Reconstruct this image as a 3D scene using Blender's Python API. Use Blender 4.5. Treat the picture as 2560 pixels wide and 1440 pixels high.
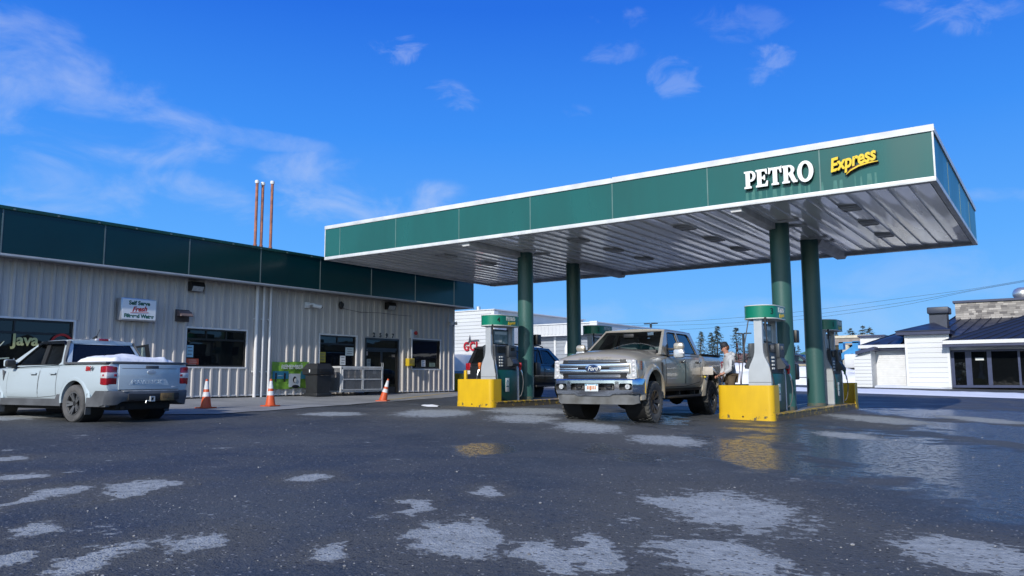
import bpy, bmesh, math, random
from math import radians as rad, sin, cos, pi, sqrt, atan2
from mathutils import Vector, Matrix
from mathutils.bvhtree import BVHTree
for o in list(bpy.data.objects): bpy.data.objects.remove(o)
S = bpy.context.scene
COL = S.collection
random.seed(7)

# ---------------------------------------------------------------- camera
CAMZ = 0.97
YAW, PITCH, ROLL, FPX = 0.61057, 0.11454, -0.003565, 1952.0
_F = Vector((-sin(YAW)*cos(PITCH), cos(YAW)*cos(PITCH), sin(PITCH)))
_r = Vector((cos(YAW), sin(YAW), 0)); _u = _r.cross(_F)
_r, _u = _r*cos(ROLL)+_u*sin(ROLL), _u*cos(ROLL)-_r*sin(ROLL)
cd = bpy.data.cameras.new('camera'); cam = bpy.data.objects.new('camera', cd); COL.objects.link(cam)
cd.sensor_width = 36; cd.lens = FPX/2560*36; cd.clip_start = .05; cd.clip_end = 2000
M = Matrix((_r, _u, -_F)).transposed().to_4x4(); M.translation = (0, 0, CAMZ); cam.matrix_world = M
S.camera = cam
# ---------------------------------------------------------------- sun, sky, exposure
SUN_EL, SUN_AZ = rad(28), rad(9.5)            # sun stands behind the camera, a little to the +X side
to_sun = Vector((sin(SUN_AZ)*cos(SUN_EL), -cos(SUN_AZ)*cos(SUN_EL), sin(SUN_EL)))
sl = bpy.data.lights.new('sun', 'SUN'); sl.energy = 3.9; sl.angle = rad(.5); sl.color = (1, .945, .85)
so = bpy.data.objects.new('sun', sl); COL.objects.link(so)
so.rotation_euler = to_sun.to_track_quat('Z', 'Y').to_euler(); so.location = (20, -60, 40)
S.view_settings.view_transform = 'Standard'; S.view_settings.look = 'None'
S.view_settings.exposure = 0.0; S.view_settings.gamma = 1
S.cycles.max_bounces = 8; S.cycles.transparent_max_bounces = 16
S.cycles.caustics_reflective = False; S.cycles.caustics_refractive = False
S.cycles.sample_clamp_indirect = 4
W = bpy.data.worlds.new('World'); S.world = W; W.use_nodes = True
nt = W.node_tree; nt.nodes.clear()
def N(t, typ, **kw):
    n = t.nodes.new(typ)
    for k, v in kw.items():
        if k.startswith('i_'): n.inputs[k[2:].replace('_', ' ')].default_value = v
        else: setattr(n, k, v)
    return n
def L(t, a, b): t.links.new(a, b)
sky = N(nt, 'ShaderNodeTexSky', sky_type='NISHITA', sun_disc=False, sun_elevation=SUN_EL,
        sun_rotation=atan2(to_sun.x, to_sun.y), altitude=30, air_density=1.0, dust_density=.25, ozone_density=3.0)
tc = N(nt, 'ShaderNodeTexCoord')
bg = N(nt, 'ShaderNodeBackground'); out = N(nt, 'ShaderNodeOutputWorld')
bg.inputs[1].default_value = 1.0
def wm(op, a, b_=None, c=None, clamp=False):
    n = N(nt, 'ShaderNodeMath', operation=op, use_clamp=clamp)
    for k, v in enumerate((a, b_, c)):
        if v is None: continue
        if isinstance(v, (int, float)): n.inputs[k].default_value = v
        else: L(nt, v, n.inputs[k])
    return n.outputs[0]
def wdot(ax):
    d = N(nt, 'ShaderNodeVectorMath', operation='DOT_PRODUCT'); L(nt, tc.outputs['Generated'], d.inputs[0]); d.inputs[1].default_value = ax; return d.outputs['Value']
def wramp(v, a, b_, lo=0., hi=1.):
    n = N(nt, 'ShaderNodeMapRange', interpolation_type='SMOOTHSTEP'); L(nt, v, n.inputs[0])
    for k, q in enumerate((a, b_, lo, hi)): n.inputs[k+1].default_value = q
    return n.outputs[0]
def wmix(f, a, b_):
    n = N(nt, 'ShaderNodeMixRGB')
    for k, v in (('Fac', f), ('Color1', a), ('Color2', b_)):
        if isinstance(v, tuple): n.inputs[k].default_value = (*v, 1)
        elif isinstance(v, (int, float)): n.inputs[k].default_value = v
        else: L(nt, v, n.inputs[k])
    return n.outputs[0]
SKYK = .20
dim = N(nt, 'ShaderNodeVectorMath', operation='SCALE'); dim.inputs['Scale'].default_value = SKYK; L(nt, sky.outputs[0], dim.inputs[0])
# away from the sun the clear northern air is a deep polarised blue
rp = N(nt, 'ShaderNodeValToRGB'); L(nt, wdot((0, 0, 1)), rp.inputs[0]); cr = rp.color_ramp
for k, (p, c) in enumerate(((0., (.27, .57, .98)), (.06, (.20, .53, 1.0)), (.16, (.115, .42, 1.0)), (.30, (.050, .285, .93)), (.44, (.022, .165, .78)), (.75, (.012, .10, .52)), (1., (.010, .085, .44)))):
    e = cr.elements[k] if k < 2 else cr.elements.new(p)
    e.position = p; e.color = (*c, 1)
col = wmix(wramp(wdot((to_sun.x, to_sun.y, .0)), -.35, .75), rp.outputs[0], dim.outputs[0])
# wispy clouds laid over the sky by direction
def wnoise(scale, sx_, det, ro, dis):
    mp = N(nt, 'ShaderNodeMapping'); mp.inputs['Scale'].default_value = (1, 1, sx_); L(nt, tc.outputs['Generated'], mp.inputs[0])
    n = N(nt, 'ShaderNodeTexNoise'); L(nt, mp.outputs[0], n.inputs['Vector'])
    for k, v in (('Scale', scale), ('Detail', det), ('Roughness', ro), ('Distortion', dis)): n.inputs[k].default_value = v
    return n.outputs[0]
nA = wnoise(8.5, 1.8, 10, .58, .5); nB = wnoise(17., 1.7, 8, .6, .6)
clsum = None
def cloud(px, py, rx, ry, amt, fine=0, tilt=0.):
    """a soft cloud patch round one sky direction"""
    global clsum
    d = (_F + _r*((px-1280)/FPX) - _u*((py-720)/FPX)).normalized()
    ey = _r.cross(d).normalized(); ex = d.cross(ey).normalized(); ex, ey = ex*cos(tilt)+ey*sin(tilt), ey*cos(tilt)-ex*sin(tilt)
    sx_ = wm('POWER', wm('ABSOLUTE', wdot(ex*(FPX/rx))), 2); sy_ = wm('POWER', wm('ABSOLUTE', wdot(ey*(FPX/ry))), 2)
    rr = wramp(wm('ADD', sx_, sy_), 1.6, 0., 0., 1.)
    v = wm('ADD', rr, wm('MULTIPLY', wm('SUBTRACT', nB if fine else nA, .53 if fine else .5), 6.5 if fine else 4.6))
    v = wm('MULTIPLY', wm('MULTIPLY', wramp(v, .35, 1.9), wramp(rr, 0., .6)), amt*(.42 if fine else .72))
    v = wm('MULTIPLY', v, wm('GREATER_THAN', wdot(d), 0))
    clsum = v if clsum is None else wm('MAXIMUM', clsum, v)
for c in ((50, 90, 150, 90, .45, 0, -.5), (60, 190, 230, 110, .55, 0, -.3), (230, 290, 330, 110, .5, 0, -.25), (230, 385, 200, 60, .62, 0, -.05), (200, 470, 260, 90, .45), (500, 490, 170, 62, .68, 0, -.2), (820, 430, 190, 55, .55), (930, 500, 300, 75, .62, 0, -.1),
          (560, 335, 420, 26, .3, 0, -.16), (1000, 124, 75, 36, .62, 1), (1135, 245, 75, 38, .42, 1, -.4), (1690, 190, 95, 52, .5, 1), (1925, 140, 60, 30, .55, 1), (1890, 190, 60, 28, .4, 1), (1530, 130, 120, 32, .34, 1), (1540, 40, 70, 30, .3, 1), (2400, 25, 160, 50, .45, 1), (1850, 60, 120, 45, .25, 1),
          (1440, 278, 45, 22, .25, 1), (2520, 485, 110, 22, .35), (2350, 690, 380, 60, .22), (1800, 800, 800, 60, .25)):
    cloud(*c)
col = wmix(wm('MULTIPLY', clsum, 1., None, True), col, (.62, .70, .90))
L(nt, col, bg.inputs[0]); L(nt, bg.outputs[0], out.inputs[0])

# ---------------------------------------------------------------- materials
MATS = {}
def mat(name, col, rough=.5, metal=0., spec=.5, var=.12, vscale=3., bump=0., bscale=40., coat=0., emit=None, vcol=None, detail=4., stretch=None, rvar=.0):
    """principled material with procedural colour variation (a noise between two tones), optional bump"""
    if name in MATS: return MATS[name]
    m = bpy.data.materials.new(name); m.use_nodes = True; t = m.node_tree; b = t.nodes['Principled BSDF']
    b.inputs['Roughness'].default_value = rough; b.inputs['Metallic'].default_value = metal
    b.inputs['Specular IOR Level'].default_value = spec; b.inputs['Coat Weight'].default_value = coat; b.inputs['Coat Roughness'].default_value = .04
    co = N(t, 'ShaderNodeTexCoord'); src = co.outputs['Object']
    if stretch:
        mpn = N(t, 'ShaderNodeMapping'); mpn.inputs['Scale'].default_value = stretch; L(t, src, mpn.inputs[0]); src = mpn.outputs[0]
    no = N(t, 'ShaderNodeTexNoise'); no.inputs['Scale'].default_value = vscale; no.inputs['Detail'].default_value = detail; L(t, src, no.inputs['Vector'])
    r = N(t, 'ShaderNodeMapRange'); r.inputs[1].default_value = .35; r.inputs[2].default_value = .68; L(t, no.outputs[0], r.inputs[0])
    x = N(t, 'ShaderNodeMixRGB'); c2 = vcol or tuple(max(0, c*(1-2*var)) for c in col)
    x.inputs['Color1'].default_value = (*col, 1); x.inputs['Color2'].default_value = (*c2, 1); L(t, r.outputs[0], x.inputs['Fac']); L(t, x.outputs[0], b.inputs['Base Color'])
    if rvar:
        rr = N(t, 'ShaderNodeMapRange'); rr.inputs[3].default_value = rough; rr.inputs[4].default_value = min(1, rough+rvar); L(t, r.outputs[0], rr.inputs[0]); L(t, rr.outputs[0], b.inputs['Roughness'])
    if bump:
        n2 = N(t, 'ShaderNodeTexNoise'); n2.inputs['Scale'].default_value = bscale; n2.inputs['Detail'].default_value = 3; L(t, src, n2.inputs['Vector'])
        bp = N(t, 'ShaderNodeBump'); bp.inputs['Strength'].default_value = bump; bp.inputs['Distance'].default_value = .02; L(t, n2.outputs[0], bp.inputs['Height']); L(t, bp.outputs[0], b.inputs['Normal'])
    if emit: b.inputs['Emission Color'].default_value = (*col, 1); b.inputs['Emission Strength'].default_value = emit
    MATS[name] = m; return m
def glassmat(name, tint, opac, rough=.02):
    """tinted pane: partly see-through, with a mirror-like surface"""
    if name in MATS: return MATS[name]
    m = bpy.data.materials.new(name); m.use_nodes = True; t = m.node_tree; t.nodes.clear()
    o = N(t, 'ShaderNodeOutputMaterial'); tr = N(t, 'ShaderNodeBsdfTransparent'); tr.inputs[0].default_value = (*tint, 1)
    df = N(t, 'ShaderNodeBsdfDiffuse'); df.inputs[0].default_value = (.012, .014, .016, 1)
    gl = N(t, 'ShaderNodeBsdfGlossy'); gl.inputs['Roughness'].default_value = rough; gl.inputs[0].default_value = (1, 1, 1, 1)
    m1 = N(t, 'ShaderNodeMixShader'); m1.inputs[0].default_value = opac; L(t, tr.outputs[0], m1.inputs[1]); L(t, df.outputs[0], m1.inputs[2])
    no = N(t, 'ShaderNodeTexNoise'); no.inputs['Scale'].default_value = 1.2; co = N(t, 'ShaderNodeTexCoord'); L(t, co.outputs['Object'], no.inputs['Vector'])
    bp = N(t, 'ShaderNodeBump'); bp.inputs['Strength'].default_value = .05; bp.inputs['Distance'].default_value = .05; L(t, no.outputs[0], bp.inputs['Height']); L(t, bp.outputs[0], gl.inputs['Normal'])
    fr = N(t, 'ShaderNodeFresnel'); fr.inputs[0].default_value = 1.5
    m2 = N(t, 'ShaderNodeMixShader'); L(t, fr.outputs[0], m2.inputs[0]); L(t, m1.outputs[0], m2.inputs[1]); L(t, gl.outputs[0], m2.inputs[2]); L(t, m2.outputs[0], o.inputs[0])
    MATS[name] = m; return m

# ---------------------------------------------------------------- mesh building
def V(*a): return Vector(a)
class MB:
    def __init__(s): s.b = bmesh.new()
    def _xf(s, vs, mx):
        if mx is not None: bmesh.ops.transform(s.b, matrix=mx, verts=vs)
    def box(s, c, d, bev=0., mx=None, seg=2, rz=0):
        r = bmesh.ops.create_cube(s.b, size=1); vs = r['verts']
        bmesh.ops.scale(s.b, vec=d, verts=vs)
        if bev > 0:
            bev = min(bev, .49*min(d))
            es = list({e for v in vs for e in v.link_edges})
            q = bmesh.ops.bevel(s.b, geom=es, offset=bev, segments=seg, affect='EDGES', profile=.5)
            vs = list({v for f in q['faces'] for v in f.verts})
        m = Matrix.Translation(c)
        if rz: m = m @ Matrix.Rotation(rz, 4, 'Z')
        s._xf(vs, m)
        s._xf(vs, mx); return s
    def box2(s, a, b, bev=0., mx=None):
        return s.box([(p+q)/2 for p, q in zip(a, b)], [abs(q-p) for p, q in zip(a, b)], bev, mx)
    def poly(s, pts, mx=None):
        vs = [s.b.verts.new(p) for p in pts]; s.b.faces.new(vs); s._xf(vs, mx); return s
    def prism(s, pts, off, mx=None):
        """closed prism: face pts (3-D) pushed along off"""
        off = Vector(off); a = [s.b.verts.new(p) for p in pts]; b = [s.b.verts.new(Vector(p)+off) for p in pts]; n = len(pts)
        fs = [s.b.faces.new(a), s.b.faces.new(b[::-1])]
        for i in range(n): fs.append(s.b.faces.new((a[i], b[i], b[(i+1) % n], a[(i+1) % n])))
        bmesh.ops.recalc_face_normals(s.b, faces=fs); s._xf(a+b, mx); return s
    def plate(s, outer, holes, f3, th):
        """flat 2-D outline with holes -> solid plate; f3 maps (u,v) to 3-D; th = thickness vector"""
        vs = []; es = []
        for ring in [outer]+list(holes):
            r = [s.b.verts.new((p[0], p[1], 0)) for p in ring]; vs += r
            es += [s.b.edges.new((r[i], r[(i+1) % len(r)])) for i in range(len(r))]
        g = bmesh.ops.triangle_fill(s.b, edges=es, use_beauty=True, use_dissolve=False)
        fs = [x for x in g['geom'] if isinstance(x, bmesh.types.BMFace)]
        for v in vs: v.co = Vector(f3(v.co.x, v.co.y))
        if th is not None:
            q = bmesh.ops.extrude_face_region(s.b, geom=fs); nv = [x for x in q['geom'] if isinstance(x, bmesh.types.BMVert)]
            bmesh.ops.translate(s.b, vec=th, verts=nv)
            al = list({f for v in vs+nv for f in v.link_faces}); bmesh.ops.recalc_face_normals(s.b, faces=al)
        return s
    def loft(s, secs, caps=True, closed=True, mx=None):
        rows = [[s.b.verts.new(p) for p in sec] for sec in secs]; fs = []
        n = len(rows[0])
        for a, b in zip(rows, rows[1:]):
            for i in range(n if closed else n-1):
                q = [a[i], a[(i+1) % n], b[(i+1) % n], b[i]]
                try: fs.append(s.b.faces.new(q))
                except ValueError: pass
        if caps and closed:
            fs.append(s.b.faces.new(rows[0][::-1])); fs.append(s.b.faces.new(rows[-1]))
        bmesh.ops.recalc_face_normals(s.b, faces=fs)
        s._xf([v for r in rows for v in r], mx); return s
    def grid(s, rows, mx=None): return s.loft(rows, caps=False, closed=False, mx=mx)
    def cyl(s, a, b, r, r2=None, seg=20, mx=None, caps=True):
        a = Vector(a); b = Vector(b); r2 = r if r2 is None else r2; d = (b-a).normalized()
        e1 = d.orthogonal().normalized(); e2 = d.cross(e1)
        ring = lambda c, q: [c+e1*(q*cos(2*pi*i/seg))+e2*(q*sin(2*pi*i/seg)) for i in range(seg)]
        return s.loft([ring(a, r), ring(b, r2)], caps=caps, mx=mx)
    def tube(s, pts, r, seg=8, mx=None):
        pts = [Vector(p) for p in pts]; secs = []; e1 = None
        for i, p in enumerate(pts):
            d = (pts[min(i+1, len(pts)-1)]-pts[max(i-1, 0)]).normalized()
            if e1 is None: e1 = d.orthogonal().normalized()
            e1 = (e1-d*e1.dot(d)).normalized(); e2 = d.cross(e1); rr = r[i] if isinstance(r, (list, tuple)) else r
            secs.append([p+e1*(rr*cos(2*pi*k/seg))+e2*(rr*sin(2*pi*k/seg)) for k in range(seg)])
        return s.loft(secs, mx=mx)
    def lathe(s, prof, seg=32, mx=None, closed=False):
        """profile [(r,z)] turned round Z"""
        rows = [[(r*cos(2*pi*i/seg), r*sin(2*pi*i/seg), z) for i in range(seg)] for r, z in prof]
        if closed: rows.append(rows[0])
        return s.loft(rows, caps=False, mx=mx)
    def ball(s, c, r, sub=2, sc=(1, 1, 1), mx=None):
        q = bmesh.ops.create_icosphere(s.b, subdivisions=sub, radius=r); vs = q['verts']
        bmesh.ops.scale(s.b, vec=sc, verts=vs); bmesh.ops.translate(s.b, vec=c, verts=vs); s._xf(vs, mx); return s
    def text(s, txt, size, mx, ext=.002, shear=0., bold=0., align='CENTER', sx=1., ls=1., res=4):
        cu = bpy.data.curves.new('t', 'FONT'); cu.body = txt; cu.size = size; cu.extrude = ext; cu.shear = shear; cu.offset = bold
        cu.align_x = align; cu.align_y = 'CENTER'; cu.space_character = ls; cu.resolution_u = res
        o = bpy.data.objects.new('t', cu); COL.objects.link(o); dg = bpy.context.evaluated_depsgraph_get()
        me = bpy.data.meshes.new_from_object(o.evaluated_get(dg)); bpy.data.objects.remove(o); bpy.data.curves.remove(cu)
        me.transform(mx @ Matrix.Diagonal((sx, 1, 1, 1))); s.b.from_mesh(me); bpy.data.meshes.remove(me); return s
    def build(s, name, m, parent=None, world=False, smooth=35, mods=()):
        bmesh.ops.remove_doubles(s.b, verts=s.b.verts, dist=1e-6) if False else None
        me = bpy.data.meshes.new(name)
        if world and parent is not None: bmesh.ops.translate(s.b, vec=-parent.location, verts=s.b.verts)
        s.b.to_mesh(me); s.b.free()
        if smooth:
            me.shade_smooth(); me.set_sharp_from_angle(angle=rad(smooth))
        if m: me.materials.append(m)
        o = bpy.data.objects.new(name, me); COL.objects.link(o)
        if parent is not None: o.parent = parent
        return o
def boolean(o, cutters):
    """subtract cutter objects from o and drop them"""
    par = o.parent; o.parent = None
    for c in cutters:
        md = o.modifiers.new('b', 'BOOLEAN'); md.operation = 'DIFFERENCE'; md.solver = 'EXACT'; md.object = c
    dg = bpy.context.evaluated_depsgraph_get(); dg.update()
    me = bpy.data.meshes.new_from_object(o.evaluated_get(dg)); o.modifiers.clear(); old = o.data; o.data = me
    me.shade_smooth(); me.set_sharp_from_angle(angle=rad(35)); bpy.data.meshes.remove(old)
    for c in cutters: bpy.data.objects.remove(c)
    o.parent = par
def tag(o, label=None, cat=None, group=None, kind=None):
    for k, v in (('label', label), ('category', cat), ('group', group), ('kind', kind)):
        if v: o[k] = v
    return o
def thing(name, label, cat, loc=(0, 0, 0), rz=0., group=None):
    o = bpy.data.objects.new(name, None); COL.objects.link(o); o.location = loc; o.rotation_euler = (0, 0, rz); o.empty_display_size = .2
    return tag(o, label, cat, group)
def dup(o, loc=None, rz=None, label=None, parent=None):
    c = o.copy(); COL.objects.link(c)
    if parent is not None: c.parent = parent
    if loc is not None: c.location = loc
    if rz is not None: c.rotation_euler = (0, 0, rz)
    if label: c['label'] = label
    for ch in list(o.children): dup(ch, parent=c)
    return c
def T(*a): return Matrix.Translation(a)
def RZ(a): return Matrix.Rotation(a, 4, 'Z')
def RX(a): return Matrix.Rotation(a, 4, 'X')
def RY(a): return Matrix.Rotation(a, 4, 'Y')
# text frames: letters upright, reading direction seen from the named side
FACE_NY = RX(pi/2)                       # on a face looking towards -Y, reads along +X
FACE_PX = RZ(pi/2) @ RX(pi/2)            # on a face looking towards +X, reads along +Y
FACE_NX = RZ(-pi/2) @ RX(pi/2)
FACE_PY = RZ(pi) @ RX(pi/2)
def smoothstep(a, b, x): t = max(0, min(1, (x-a)/(b-a))); return t*t*(3-2*t)
def gz(x, y):
    """height of the ground"""
    z = .02*(-6-max(-18, min(40, x)))
    z += .13*smoothstep(-18, -21, x)
    return z + .28*smoothstep(32, 48, y)*(1 if x > -18 else .3)
def ray(px, py): return _F + _r*((px-1280)/FPX) - _u*((py-720)/FPX)
# ================================================================ ground
def cam_plane(x, y): return (x*cos(YAW)+y*sin(YAW), -x*sin(YAW)+y*cos(YAW))
DRY = [(-2.25, 6.22, 0.6, 0.95), (-3.28, 4.05, 0.32, 0.62), (-2.52, 4.0, 0.21, 0.44), (-2.4, 4.31, 0.17, 0.53), (-1.73, 4.61, 0.4, 0.56), (-0.53, 5.72, 0.48, 0.47), (-4.46, 2.95, 0.24, 0.33), (-4.23, 4.75, 0.14, 0.4), (-6.12, 5.25, 0.19, 0.27), (-6.87, 3.98, 0.24, 0.40), (-6.5, 3.62, 0.12, 0.3), (-7.1, 3.4, 0.2, 0.28), (-8.27, 3.53, 0.2, 0.28), (-4.52, 2.36, 0.14, 0.41), (-4.85, 2.03, 0.11, 0.36), (-3.64, 3.3, 0.11, 0.23), (-5.21, 11.68, 0.62, 1.0), (-7.5, 13.28, 0.68, 1.5), (-9.87, 14.56, 0.81, 1.5), (-12.54, 14.61, 0.95, 1.8), (-9.55, 14.16, 0.66, 0.87), (-3.18, 14.77, 0.5, .9), (-1.81, 22.47, 0.68, 1.8), (-5.57, 2.49, 0.13, 0.25), (-9.93, 4.11, 0.15, 0.27), (-4.28, 5.73, 0.14, 0.29), (-2.86, 6.26, 0.17, 0.23), (-17.71, 7.89, 0.7, 2.4), (-6.75, 2.86, 0.09, 0.76),
       (-3.7, 20.5, .9, 2.2), (-11.5, 17.2, 1.2, 1.6), (-13.9, 12.6, .7, .8), (-1.0, 4.2, .3, .4)]
WET = [(-.8, 10.8, 1.75, 7.0), (-.4, 17.5, 1.6, 4.), (-6.55, 8.7, .42, 1.1), (-5.2, 9.6, .25, .9), (-4.6, 9.3, .3, .8), (-3.75, 10.9, .7, 2.8), (-8.2, 16.5, 1.2, 2.6), (-2.2, 25, 2.6, 3.2), (-16.9, 16.3, .25, .7), (1.2, 8.0, 1.2, 3.5), ]
def ground_material():
    m = bpy.data.materials.new('wet_asphalt'); m.use_nodes = True; t = m.node_tree; b = t.nodes['Principled BSDF']
    ge = N(t, 'ShaderNodeNewGeometry'); P = ge.outputs['Position']
    def math(op, a, c=None, clamp=False):
        n = N(t, 'ShaderNodeMath', operation=op, use_clamp=clamp)
        for i, v in enumerate((a, c)):
            if v is None: continue
            if isinstance(v, (int, float)): n.inputs[i].default_value = v
            else: L(t, v, n.inputs[i])
        return n.outputs[0]
    def noise(scale, det=4, rough=.55, vec=P, dist=0):
        n = N(t, 'ShaderNodeTexNoise'); n.inputs['Scale'].default_value = scale; n.inputs['Detail'].default_value = det; n.inputs['Roughness'].default_value = rough; n.inputs['Distortion'].default_value = dist
        L(t, vec, n.inputs['Vector']); return n
    def ramp(v, a, c, lo=0, hi=1):
        n = N(t, 'ShaderNodeMapRange', interpolation_type='SMOOTHSTEP'); L(t, v, n.inputs[0])
        for i, q in enumerate((a, c, lo, hi)): n.inputs[i+1].default_value = q
        return n.outputs[0]
    dots = []
    for ax in ((cos(YAW), sin(YAW), 0), (-sin(YAW), cos(YAW), 0)):
        d = N(t, 'ShaderNodeVectorMath', operation='DOT_PRODUCT'); L(t, P, d.inputs[0]); d.inputs[1].default_value = ax; dots.append(d.outputs['Value'])
    cb = N(t, 'ShaderNodeCombineXYZ'); L(t, dots[0], cb.inputs[0]); L(t, dots[1], cb.inputs[1])
    wn = noise(2.3, 6, .62); wv = N(t, 'ShaderNodeVectorMath', operation='MULTIPLY_ADD'); L(t, wn.outputs['Color'], wv.inputs[0]); wv.inputs[1].default_value = (.62, .75, 0); wv.inputs[2].default_value = (-.31, -.37, 0)
    wa = N(t, 'ShaderNodeVectorMath', operation='ADD'); L(t, cb.outputs[0], wa.inputs[0]); L(t, wv.outputs[0], wa.inputs[1]); Q = wa.outputs[0]
    def field(lst):
        f = None
        for x, y, rx, ry in lst:
            cx, cy = cam_plane(x, y)
            s_ = N(t, 'ShaderNodeVectorMath', operation='SUBTRACT'); L(t, Q, s_.inputs[0]); s_.inputs[1].default_value = (cx, cy, 0)
            d_ = N(t, 'ShaderNodeVectorMath', operation='DIVIDE'); L(t, s_.outputs[0], d_.inputs[0]); d_.inputs[1].default_value = (rx, ry, 1)
            l_ = N(t, 'ShaderNodeVectorMath', operation='LENGTH'); L(t, d_.outputs[0], l_.inputs[0]); v = l_.outputs['Value']
            f = v if f is None else math('MINIMUM', f, v)
        return f
    fine = noise(9, 7, .7).outputs[0]; spk = noise(55, 3, .6).outputs[0]; mid = noise(1.1, 6, .6).outputs[0]; big = noise(.45, 7, .62).outputs[0]
    fd = math('ADD', field(DRY), math('MULTIPLY', math('SUBTRACT', fine, .5), 2.4)); fd = math('ADD', fd, math('MULTIPLY', math('SUBTRACT', mid, .5), .9))
    dry = ramp(fd, 1.02, .78); damp = ramp(fd, 2.8, .9)
    # beyond the drawn patches: scattered small dry flakes, more of them on the high ground
    flakes = ramp(math('ADD', noise(1.6, 8, .68).outputs[0], math('MULTIPLY', math('SUBTRACT', fine, .5), .5)), .655, .70)
    dry = math('MAXIMUM', dry, math('MULTIPLY', flakes, .75))
    fw = math('ADD', field(WET), math('MULTIPLY', math('SUBTRACT', mid, .5), 2.0))
    wet = math('MULTIPLY', ramp(fw, 1.25, .75), math('SUBTRACT', 1, dry, True))
    # the film of water is broken by the coarse stone surface
    brk = ramp(noise(14, 8, .8).outputs[0], .38, .54); wet = math('MULTIPLY', wet, math('ADD', math('MULTIPLY', brk, .7), .3))
    # asphalt colour with stone grains
    vo = N(t, 'ShaderNodeTexVoronoi'); vo.inputs['Scale'].default_value = 70; L(t, P, vo.inputs['Vector'])
    vo2 = N(t, 'ShaderNodeTexVoronoi'); vo2.inputs['Scale'].default_value = 30; L(t, P, vo2.inputs['Vector']); sc2 = N(t, 'ShaderNodeSeparateColor'); L(t, vo2.outputs['Color'], sc2.inputs[0])
    peb = math('MULTIPLY', ramp(vo2.outputs['Distance'], .36, .2), ramp(sc2.outputs[0], .85, .89)); pit = math('MULTIPLY', ramp(vo2.outputs['Distance'], .5, .3), ramp(sc2.outputs[1], .80, .86))
    def mix(fac, c1, c2):
        n = N(t, 'ShaderNodeMixRGB'); L(t, fac, n.inputs['Fac'])
        for i, c in (('Color1', c1), ('Color2', c2)):
            if isinstance(c, tuple): n.inputs[i].default_value = (*c, 1)
            else: L(t, c, n.inputs[i])
        return n.outputs[0]
    a = mix(ramp(big, .35, .65), (.028, .033, .036), (.066, .074, .078))
    a = mix(ramp(vo.outputs['Color'], .3, .95, 0, .75), a, (.10, .102, .106))
    a = mix(math('MULTIPLY', ramp(spk, .6, .72), .5), a, (.16, .16, .165))
    a = mix(math('MULTIPLY', ramp(mid, .5, .72), .5), a, (.082, .085, .09))
    a = mix(math('MULTIPLY', damp, .62), a, (.112, .112, .108))
    dc = mix(ramp(fine, .35, .65), (.28, .30, .305), (.42, .445, .45)); dc = mix(math('MULTIPLY', ramp(spk, .5, .75), .55), dc, (.22, .22, .225))
    a = mix(math('MULTIPLY', dry, .92), a, dc)
    a = mix(math('MULTIPLY', pit, .7), a, (.018, .018, .02)); a = mix(math('MULTIPLY', peb, math('ADD', .55, math('MULTIPLY', dry, -.4))), a, (.42, .42, .43))
    a = mix(math('MULTIPLY', wet, .55), a, (.020, .022, .026))
    L(t, a, b.inputs['Base Color'])
    r0 = math('ADD', ramp(mid, .3, .7, .0, .12), ramp(big, .36, .64, .44, .66)); r0 = math('ADD', r0, math('MULTIPLY', damp, .2), True)
    mr = N(t, 'ShaderNodeMix'); mr.data_type = 'FLOAT'; L(t, dry, mr.inputs['Factor']); L(t, r0, mr.inputs['A']); mr.inputs['B'].default_value = .9
    mr2 = N(t, 'ShaderNodeMix'); mr2.data_type = 'FLOAT'; L(t, wet, mr2.inputs['Factor']); L(t, mr.outputs[0], mr2.inputs['A']); mr2.inputs['B'].default_value = .12
    L(t, mr2.outputs[0], b.inputs['Roughness'])
    sp_ = math('SUBTRACT', .42, math('MULTIPLY', damp, .2)); sp_ = math('ADD', sp_, math('MULTIPLY', wet, .6), True); L(t, sp_, b.inputs['Specular IOR Level'])
    h = math('ADD', math('MULTIPLY', spk, .5), math('MULTIPLY', vo.outputs['Distance'], .6)); h = math('ADD', h, math('MULTIPLY', fine, .6))
    h = math('ADD', h, math('MULTIPLY', noise(24, 4, .65).outputs[0], 2.2)); h = math('MULTIPLY', h, math('SUBTRACT', 1, math('MULTIPLY', wet, .5)))
    h = math('ADD', h, math('MULTIPLY', dry, .25))
    bp = N(t, 'ShaderNodeBump'); bp.inputs['Strength'].default_value = .65; bp.inputs['Distance'].default_value = .012; L(t, h, bp.inputs['Height']); L(t, bp.outputs[0], b.inputs['Normal'])
    return m
def axis(lo, hi, mid0, mid1, st):
    a = [mid0+i*st for i in range(int((mid1-mid0)/st)+1)]; x = mid1; d = st
    while x < hi: d *= 1.35; x += d; a.append(min(x, hi))
    x = mid0; d = st; b = []
    while x > lo: d *= 1.35; x -= d; b.append(max(x, lo))
    return b[::-1]+a
xs = axis(-600, 600, -30, 8, .75); ys = axis(-150, 900, -2, 60, 1.)
g = MB(); g.grid([[(x, y, gz(x, y)) for x in xs] for y in ys])
tag(g.build('ground', ground_material(), smooth=80), kind='structure')
# pale concrete pavement along the shop front, a sheet a few millimetres above the asphalt
def apron_edge(y): return -15.35-max(.275*(y-10.6), .85*(10.6-y))+.05*sin(y*2.1)+.03*sin(y*5.3)
M_apron = mat('pavement_concrete', (.30, .305, .31), .85, var=.16, vscale=.9, bump=.25, bscale=70, vcol=(.20, .205, .21), detail=9)
g = MB(); rows = []
for i in range(0, 117):
    y = 4.0+i*.2; x0 = apron_edge(y); x1 = -21.29
    rows.append([(x0+(x1-x0)*k/12, y, gz(x0+(x1-x0)*k/12, y)+.014) for k in range(13)])
g.grid(rows); tag(g.build('pavement', M_apron, smooth=80), kind='structure')
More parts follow.
